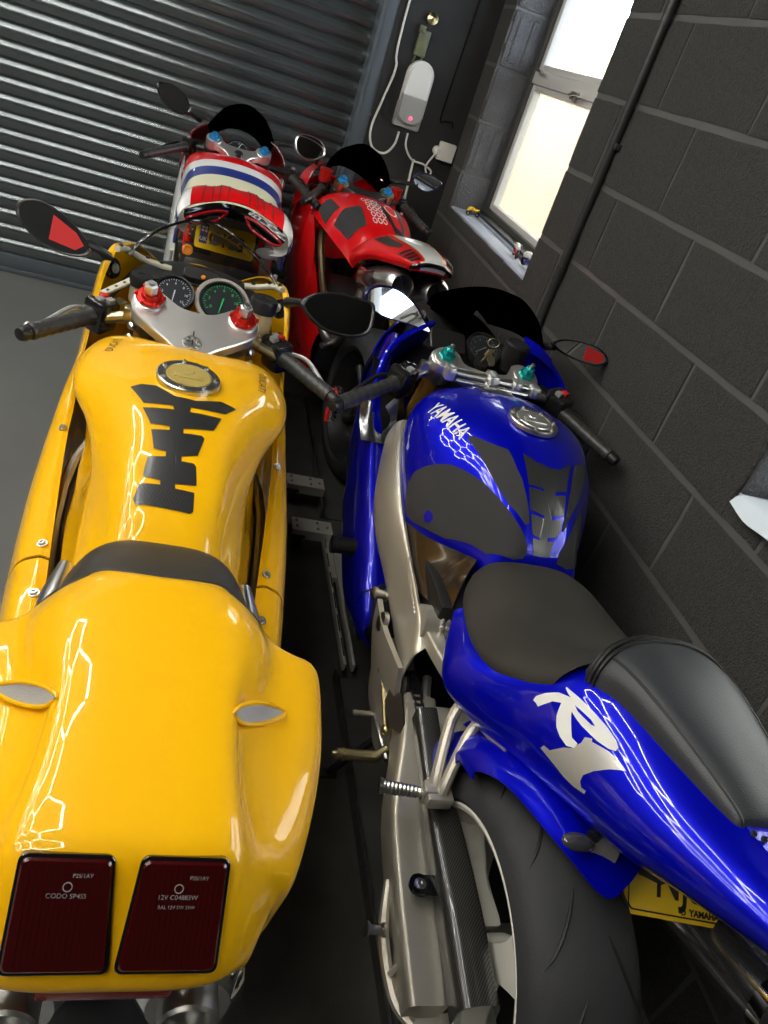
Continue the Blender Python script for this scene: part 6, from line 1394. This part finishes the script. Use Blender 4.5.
def far_fairing(root, m, side_m, w=.21, x0=0, edge=.17, zt=1.02, low=.25, yb=.30, split=None):
    for sx in (-1, 1):
        # cowl cheeks around the screen
        S = Surf([[Vector((x0 + sx * x, y, z)) for (x, y, z) in r] for r in [
            [(.135, .93, zt + .045), (.165, .91, zt + .030), (.195, .88, zt), (.212, .85, zt - .05), (.215, .83, zt - .10)],
            [(.130, 1.05, zt + .03), (.165, 1.03, zt + .01), (.205, 1.00, zt - .03), (.225, .97, zt - .09), (.228, .95, zt - .16)],
            [(.10, 1.20, zt - .04), (.14, 1.18, zt - .07), (.175, 1.14, zt - .12), (.195, 1.10, zt - .18), (.20, 1.08, zt - .25)]]]); S.sign = sx
        part('cowl_cheek', solid(S, 14, 18, .004), m, root)
        S = Surf([[Vector((x0 + sx * x * w / .21, y, z)) for (x, y, z) in r] for r in [
            [(.205, 1.05, zt - .12), (.22, 1.05, zt - .25), (.20, 1.05, .55), (.16, 1.05, .35)],
            [(.215, .86, zt - .08), (.23, .85, zt - .25), (.225, .84, .55), (.17, .84, .28)],
            [(.200, .74, .80), (.222, .73, .72), (.225, .70, .50), (.17, .70, low)],
            [(.190, .55, .66), (.215, .54, .60), (.222, .52, .45), (.17, .50, low)],
            [(.185, yb, .50), (.205, yb, .46), (.21, yb - .01, .38), (.17, yb - .02, low + .02)]]]); S.sign = sx
        part('side_fairing', solid(S, 24, 18, .004), side_m, root)
    N = Surf([half(1.16, [(0, zt - .03), (.08, zt - .04), (.16, zt - .10)]), half(1.26, [(0, zt - .12), (.08, zt - .13), (.14, zt - .17)]), half(1.24, [(0, zt - .28), (.08, zt - .28), (.15, zt - .28)]), half(1.12, [(0, zt - .40), (.08, zt - .40), (.15, zt - .38)])]); N.sign = -1
    N.rows = [[p + Vector((x0, 0, 0)) for p in r] for r in N.rows]
    part('nose_fairing', solid(N, 12, 16, .004), m, root)
far_fairing(RB, 'dark_red', 'white_paint', zt=1.00)
gauge(RB, (0, .90, .985), GM, .05, 'black_plastic', 'white_print', 3.9, -.8, 1.2, ['0', '5', '10'])
for sx, cc, ol in ((-1, (-.285, .80, 1.115), [(-.075, .03), (-.03, .048), (.03, .035), (.07, -.01), (.055, -.04), (0, -.045), (-.05, -.02)]), (1, (.300, .92, 1.085), [(-.06, .02), (-.02, .038), (.04, .034), (.07, .0), (.04, -.036), (-.02, -.042), (-.06, -.02)])):
    mirror(RB, cc, (1, 0, -.1), (0, .4, .9), ol, .03, ([(cc[0] - sx * .055, cc[1], cc[2] - .02), (sx * .20, .90, 1.06), (sx * .175, .95, 1.045)], [.009, .008, .010]), 'black_gloss' if sx < 0 else 'silver')
for sx in (-1, 1):
    m_ = MB(); m_.tube([(sx * .19, .10, .72), (sx * .20, .20, .45), (sx * .20, .30, .06)], .008, 8); part('stand_strut', m_, 'white_paint', RB)
    m_ = MB(); m_.tube([(sx * .198, .18, .50), (sx * .2005, .21, .42), (sx * .2005, .24, .32)], .0092, 8); part('stand_stripe', m_, 'red_paint' if sx < 0 else 'stripe_blue', RB)
wheel(RB, (0, .02, .315), .315, .18, 'dark_metal', 5); wheel(RB, (0, 1.14, .298), .298, .12, 'dark_metal', 5, disc=2)
m_ = MB(); m_.box((0, .55, .48), (.32, .42, .34), bev=.05); m_.cyl((-.19, .5, .42), (.19, .5, .42), .08, n=24); part('engine', m_, 'dark_metal', RB)
m_ = MB(); m_.box((0, .25, .40), (.12, .5, .07), bev=.02); part('swingarm', m_, 'dark_metal', RB)
for sx in (-1, 1):
    m_ = MB(); m_.tube([(sx * .05, .78, .86), (sx * .15, .6, .74), (sx * .145, .50, .66), (sx * .14, .42, .62)], .016, 10, smooth=4); part('frame_rail', m_, 'red_paint', RB)
# ================================================================ RED MOTORCYCLE (by the pier)
DB = thing('motorcycle', 'red sport motorcycle with white striped tail and twin high silencers', 'motorcycle', (.77, 2.78, 0), (0, 0, math.radians(8)))
dt = [
 half(0, [(0, .715, .92), (.07, .715, .92), (.14, .72, .91), (.185, .72, .89), (.20, .72, .84)]),
 half(0, [(0, .695, .985), (.07, .695, .982), (.14, .69, .965), (.190, .68, .935), (.212, .68, .87)]),
 half(.60, [(0, 1.000), (.07, .996), (.13, .978), (.185, .945), (.212, .87)]),
 half(.50, [(0, .998), (.065, .993), (.12, .972), (.168, .935), (.200, .86)]),
 half(.40, [(0, .982), (.06, .976), (.105, .955), (.145, .915), (.175, .84)]),
 half(.30, [(0, .950), (.055, .945), (.095, .925), (.125, .885), (.150, .82)]),
 half(.23, [(0, .900), (.05, .896), (.080, .880), (.110, .850), (.130, .80)]),
]
DT = Surf(dt); DT.sign = 1
m_ = MB(); m_.surf(DT, 36, 48); dtank = part('tank', m_, 'red_paint', DB)
for (poly) in ([(.30, .05), (.34, .165), (.50, .17), (.50, .02)], [(.53, .20), (.55, .34), (.78, .30), (.78, .08), (.58, .06)]):
    m_ = MB(); m_.decal(DT, poly, .0018, 3); part('tank_grip', m_, 'tank_grip', dtank)
# shield, flying emblem and snake-like pattern decals on the tank top
def ring_on(S, ca, cb, ra, rb, w=.2, n=18):
    vs = []
    for k in range(n):
        a = 2 * PI * k / n
        for f in (1, 1 - w): vs.append(on(S, ca + ra * f * math.cos(a), cb + rb * f * math.sin(a), .0018))
    return vs, [(2 * k, 2 * ((k + 1) % n), 2 * ((k + 1) % n) + 1, 2 * k + 1) for k in range(n)]
m_ = MB(); m_.decal(DT, [(.47, .56), (.47, .64), (.56, .645), (.62, .60), (.56, .555)], .002, 2); sh_ = part('shield_emblem', m_, 'red_decal', dtank)
vs, fs = ring_on(DT, .535, .60, .09, .055, .18); m_ = MB(); m_._add(vs, fs); part('emblem_border', m_, 'white_print', sh_)
m_ = MB(); m_.decal(DT, [(.42, .44), (.44, .52), (.62, .56), (.76, .58), (.80, .64), (.72, .66), (.60, .66), (.46, .66), (.42, .74), (.52, .72), (.70, .70), (.84, .66), (.84, .56), (.66, .52), (.52, .49)], .0016, 2); m_.decal(DT, [(.36, .52), (.30, .47), (.34, .55), (.38, .60), (.34, .70), (.30, .74), (.37, .68), (.42, .60)], .0016, 2); part('tank_decal', m_, 'black_print', dtank)
m_ = MB()
for i in range(5):
    for j in range(3): vs, fs = ring_on(DT, .44 + .075 * i, .40 + .045 * j + .01 * (i % 2), .034, .020, .3, 8); m_._add(vs, fs)
part('scale_pattern', m_, 'white_print', dtank, kind='stuff')
# seat and tail
m_ = MB(); m_.surf(Surf([half(y, [(0, z), (w * .6, z - .003), (w, z - .03)]) for (y, w, z) in ((.27, .09, .88), (.18, .13, .87), (.08, .14, .885), (.0, .13, .93))]), 12, 16); part('seat', m_, 'seat_suede', DB)
dr_ = [
 half(0, [(0, .16, .930), (.06, .16, .928), (.12, .15, .920), (.165, .15, .900), (.185, .14, .860), (.16, .14, .82)]),
 half(0, [(0, .09, .985), (.06, .09, .982), (.115, .085, .970), (.158, .08, .940), (.180, .07, .895), (.165, .07, .87)]),
 half(0, [(0, .00, .998), (.055, .00, .995), (.100, .0, .980), (.138, .0, .955), (.158, .0, .925), (.145, .0, .905)]),
 half(0, [(0, -.08, 1.003), (.045, -.08, 1.0), (.082, -.08, .988), (.115, -.08, .965), (.130, -.08, .942), (.12, -.08, .925)]),
 half(0, [(0, -.16, 1.000), (.035, -.16, .998), (.065, -.16, .988), (.090, -.16, .972), (.102, -.15, .955), (.09, -.15, .938)]),
 half(0, [(0, -.205, .985), (.03, -.205, .983), (.05, -.20, .975), (.070, -.19, .965), (.078, -.18, .952), (.07, -.175, .94)]),
 half(0, [(0, -.200, .950), (.025, -.20, .950), (.045, -.195, .948), (.060, -.185, .944), (.065, -.175, .94), (.06, -.17, .935)]),
]
DR = Surf(dr_); DR.sign = 1
dtail = part('tail_cowl', solid(DR, 44, 44, .004), 'red_paint', DB)
m_ = MB(); m_.surf(DR, 30, 10, .02, .80, .38, .60, off=.0015); part('tail_stripe', m_, 'white_paint', dtail, 'white stripe along the top of the tail')
for b0, b1 in ((.365, .380), (.600, .615)): m_ = MB(); m_.surf(DR, 30, 2, .06, .80, b0, b1, off=.0017); part('pinstripe', m_, 'gold', dtail)
m_ = MB(); m_.decal(DR, [(.22, .24), (.24, .33), (.46, .33), (.50, .28), (.42, .24)], .0016, 3); part('side_panel', m_, 'seat_suede', dtail, 'black panel on the side of the tail')
for sx in (-1, 1):
    for k in range(4): a0 = .58 + .05 * k; part('vent_slat', MB().tube([on(DR, a0, .5 + sx * (.17 + .03 * i), .002) for i in range(5)], .003, 5), 'black_plastic', dtail)
    m_ = MB(); m_.decal(DR, [(.56, .5 + sx * .16), (.56, .5 + sx * .31), (.76, .5 + sx * .31), (.76, .5 + sx * .16)], .0012, 2); part('vent', m_, 'dark_red', dtail)
m_ = MB(); m_.surf(DR, 12, 16, .80, .965, .30, .70, off=.002); part('tail_end', m_, 'white_paint', dtail, 'white rear end')
part('tail_light', MB().tube([on(DR, .86, .12 + .76 * k / 24, .003) for k in range(25)], .007, 8), 'black_gloss', dtail)
m_ = MB(); m_.surf(Surf([half(y, [(0, z), (w * .7, z), (w, z + .03)]) for (y, w, z) in ((.22, .14, .82), (.05, .13, .88), (-.08, .10, .92), (-.16, .06, .935))]), 10, 12, flip=True); part('undertail', m_, 'black_plastic', DB)
for sx in (-1, 1):
    a, b = Vector((sx * .070, -.150, .872)), Vector((sx * .085, .14, .80)); u = (a - b).normalized()
    m_ = MB(); m_.tube([b, b + u * .02, a - u * .13], [.05, .062, .064], 32); ex = part('silencer', m_, 'smoke_metal', DB)
    m_ = MB(); m_.lathe([(-.13, .0645), (-.07, .064), (-.03, .058), (.0, .046), (.004, .040), (-.01, .036), (-.06, .034), (-.06, 0)], a, u, 36); part('silencer_tip', m_, 'silver', ex)
    m_ = MB(); m_.lathe([(-.059, .0), (-.059, .033)], a, u, 24); part('outlet', m_, 'black_print', ex)
    m_ = MB(); b_ = text_bm('TERM', .026, bold=.0008); x_ = Vector((1, 0, 0)); bm_place(m_, b_, lambda p: a - u * (.155 + p.x) + (Vector((-sx * 0 - math.sin(.9 + p.y / .064), 0, 0)) + u.cross(Vector((1, 0, 0))) * -math.cos(.9 + p.y / .064)) * .0655); part('silencer_text', m_, 'white_print', ex)
# plate, indicators
MP2 = frame((.165, .165, .655), (.97, .12, .02), (-.05, .55, .83))
m_ = MB(); m_.prism(rrect(.225, .150, .012), MP2, .003); dp = part('number_plate', m_, 'plate_yellow', DB)
m_ = MB(); b_ = text_bm('MAS', .075, bold=.002); bm_place(m_, b_, lambda p: MP2 @ Vector((p.x * .9, p.y + .01, .0036))); b_ = text_bm('RX', .07, bold=.002); bm_place(m_, b_, lambda p: MP2 @ Vector((p.x * .9, p.y - .05, .0036))); part('plate_text', m_, 'black_print', dp)
m_ = MB(); m_.prism(blot(5, -.01, .045, .095, .024), MP2 @ Matrix.Translation((0, 0, .004)), .0006); part('plate_blot', m_, 'black_print', dp)
m_ = MB(); m_.box((.12, .20, .74), (.05, .05, .16), Matrix.Rotation(-.3, 3, 'X'), bev=.01); part('plate_bracket', m_, 'black_plastic', DB)
S4_ = Vector((.005, .67, .985))
front_end(DB, 1, S4_, 'blue_anodised', 'dark_metal', ((-.165, .78, .955), (-.265, .63, .92)), ((.255, .86, .955), (.31, .66, .92)), None)
far_screen(DB, (0.01, .86, 1.045), .145, .115, .26, 'dark_screen')
far_fairing(DB, 'red_paint', 'red_paint', zt=.99, low=.22, w=.185)
m_ = MB()
for k in range(5): m_.lathe([(0, .008), (.012, .007), (.012, 0)], (-.06 + .03 * k, .73 + .003 * (k % 2), .99), (0, -.3, 1), 10)
part('clamp_bolt', m_, 'silver', DB, kind='stuff')
for sx in (-1, 1):
    m_ = MB(); m_.lathe([(0, 0), (0, .024), (.05, .028), (.052, 0)], (sx * .165, .78, .99), (0, -.1, 1), 20); part('reservoir', m_, 'red_anodised', DB, 'red brake reservoir')
for sx, cc, ol in ((-1, (-.235, .86, 1.085), [(-.065, .03), (-.01, .040), (.05, .028), (.068, .0), (.03, -.035), (-.02, -.045), (-.06, -.02)]), (1, (.330, .86, 1.085), [(-.075, .0), (-.04, .032), (.02, .036), (.07, .022), (.06, -.01), (.01, -.038), (-.05, -.028)])):
    mirror(DB, cc, (1, .1 * sx, -.1), (0, .4, .9) if sx < 0 else (.2, .0, 1), ol, .03, ([(cc[0] - sx * .04, cc[1], cc[2] - .02), (sx * .19, .88, 1.05), (sx * .175, .93, 1.03)], [.010, .009, .010]), 'silver' if sx < 0 else 'navy_paint')
for sx in (-1, 1):
    m_ = MB(); m_.tube([(sx * .06, .78, .86), (sx * .145, .68, .80), (sx * .150, .50, .66), (sx * .15, .30, .56)], .015, 10, smooth=4); part('frame_rail', m_, 'brass', DB)
    m_ = MB(); m_.tube([(sx * .10, .25, .56), (sx * .15, .18, .50), (sx * .19, .16, .49)], [.012, .014, .012], 10); part('footrest', m_, 'silver', DB)
    # lower fairing points seen from behind
    S = Surf([[Vector((sx * x, y, z)) for (x, y, z) in r] for r in [[(.20, .72, .90), (.222, .70, .80), (.222, .68, .66)], [(.185, .62, .76), (.205, .60, .66), (.205, .58, .52)], [(.165, .50, .55), (.182, .48, .48), (.182, .46, .38)], [(.14, .38, .36), (.155, .36, .30), (.15, .34, .24)]]]); S.sign = sx
    part('lower_fairing', solid(S, 18, 10, .004), 'red_paint', DB)
wheel(DB, (.015, .03, .315), .315, .19, 'dark_metal', 5, disc=0); wheel(DB, (0, 1.10, .298), .298, .12, 'dark_metal', 5, disc=2)
m_ = MB(); m_.box((0, .55, .46), (.30, .42, .34), bev=.05); m_.cyl((-.18, .5, .42), (.18, .5, .42), .08, n=24); part('engine', m_, 'dark_metal', DB)
m_ = MB(); m_.box((.07, .22, .38), (.06, .5, .08), bev=.02); part('swingarm', m_, 'dark_metal', DB)
m_ = MB(); m_.tube([(-.14, .42, .60), (-.16, .30, .52), (-.13, .20, .50), (-.12, .12, .62), (-.10, .12, .76)], .022, 14, smooth=5); part('exhaust_pipe', m_, 'steel', DB)
# ================================================================ FLOOR DOLLY UNDER THE BLUE MOTORCYCLE, RUBBER MATTING
rm = MB(); rm.box((.63, 1.45, .002), (1.10, 4.1, .004), bev=.001); single('rubber_mat', rm, 'mat_rubber', 'wide black rubber mat on the floor between the yellow and blue motorcycles', 'mat')
DO = thing('motorcycle_dolly', 'low steel dolly with slotted rails and castors under the blue motorcycle', 'dolly', (.77, 1.7, 0)); BASES[DO.name] = Vector((.77, 1.7, 0))
m_ = MB(); m_.box((.80, 2.90, .007), (.34, .98, .005), bev=.002); m_.box((.635, 2.90, .030), (.004, .98, .044)); dpf = part('deck', m_, 'deck_steel', DO)
m_ = MB(); m_.box((.633, 2.90, .054), (.006, .98, .003)); part('deck_edge', m_, 'silver', dpf)
m_ = MB(); m_.box((.775, .80, .007), (.37, 1.55, .005), bev=.002); m_.box((.592, .80, .030), (.004, 1.55, .044)); dpr = part('deck', m_, 'deck_steel', DO)
m_ = MB(); m_.box((.590, .80, .054), (.006, 1.55, .003)); part('deck_edge', m_, 'silver', dpr)
m_ = MB()
for x in (.612, .640): m_.box((x, 1.90, .055), (.009, .66, .028), bev=.002)
m_.box((.626, 2.10, .050), (.03, .24, .02), bev=.002); sr = part('slotted_rail', m_, 'dolly_alloy', DO, kind='stuff')
for k in range(6):
    m_ = MB(); m_.box((.612, 1.64 + .105 * k, .070), (.004, .075, .0012)); part('slot', m_, 'black_print', sr)
m_ = MB(); m_.box((.665, 2.02, .06), (.05, .30, .02), bev=.003); part('bracket', m_, 'dolly_alloy', DO)
for k, y in enumerate((2.22, 2.52)):
    m_ = MB(); m_.box((.565, y, .088), (.145, .075, .004)); m_.box((.565, y - .037, .073), (.145, .004, .034)); m_.box((.565, y + .037, .073), (.145, .004, .034)); ch = part('outrigger', m_, 'dolly_alloy', DO)
    m_ = MB()
    for (dx, dy) in ((-.055, .02), (-.055, -.015), (.02, .02), (.02, -.015), (.055, .0)): m_.lathe([(0, .0055), (.004, .0055), (.004, .003), (.001, .003), (.001, 0)], (.565 + dx, y + dy, .090), (0, 0, 1), 8)
    part('bolt', m_, 'steel', ch, kind='stuff')
    m_ = MB(); m_.box((.512, y - .012, .066), (.06, .07, .010), bev=.003); m_.cyl((.505, y - .012, .037), (.535, y - .012, .037), .030, n=24); m_.box((.49, y - .012, .055), (.05, .03, .012), bev=.004); part('castor', m_, 'black_plastic', ch)
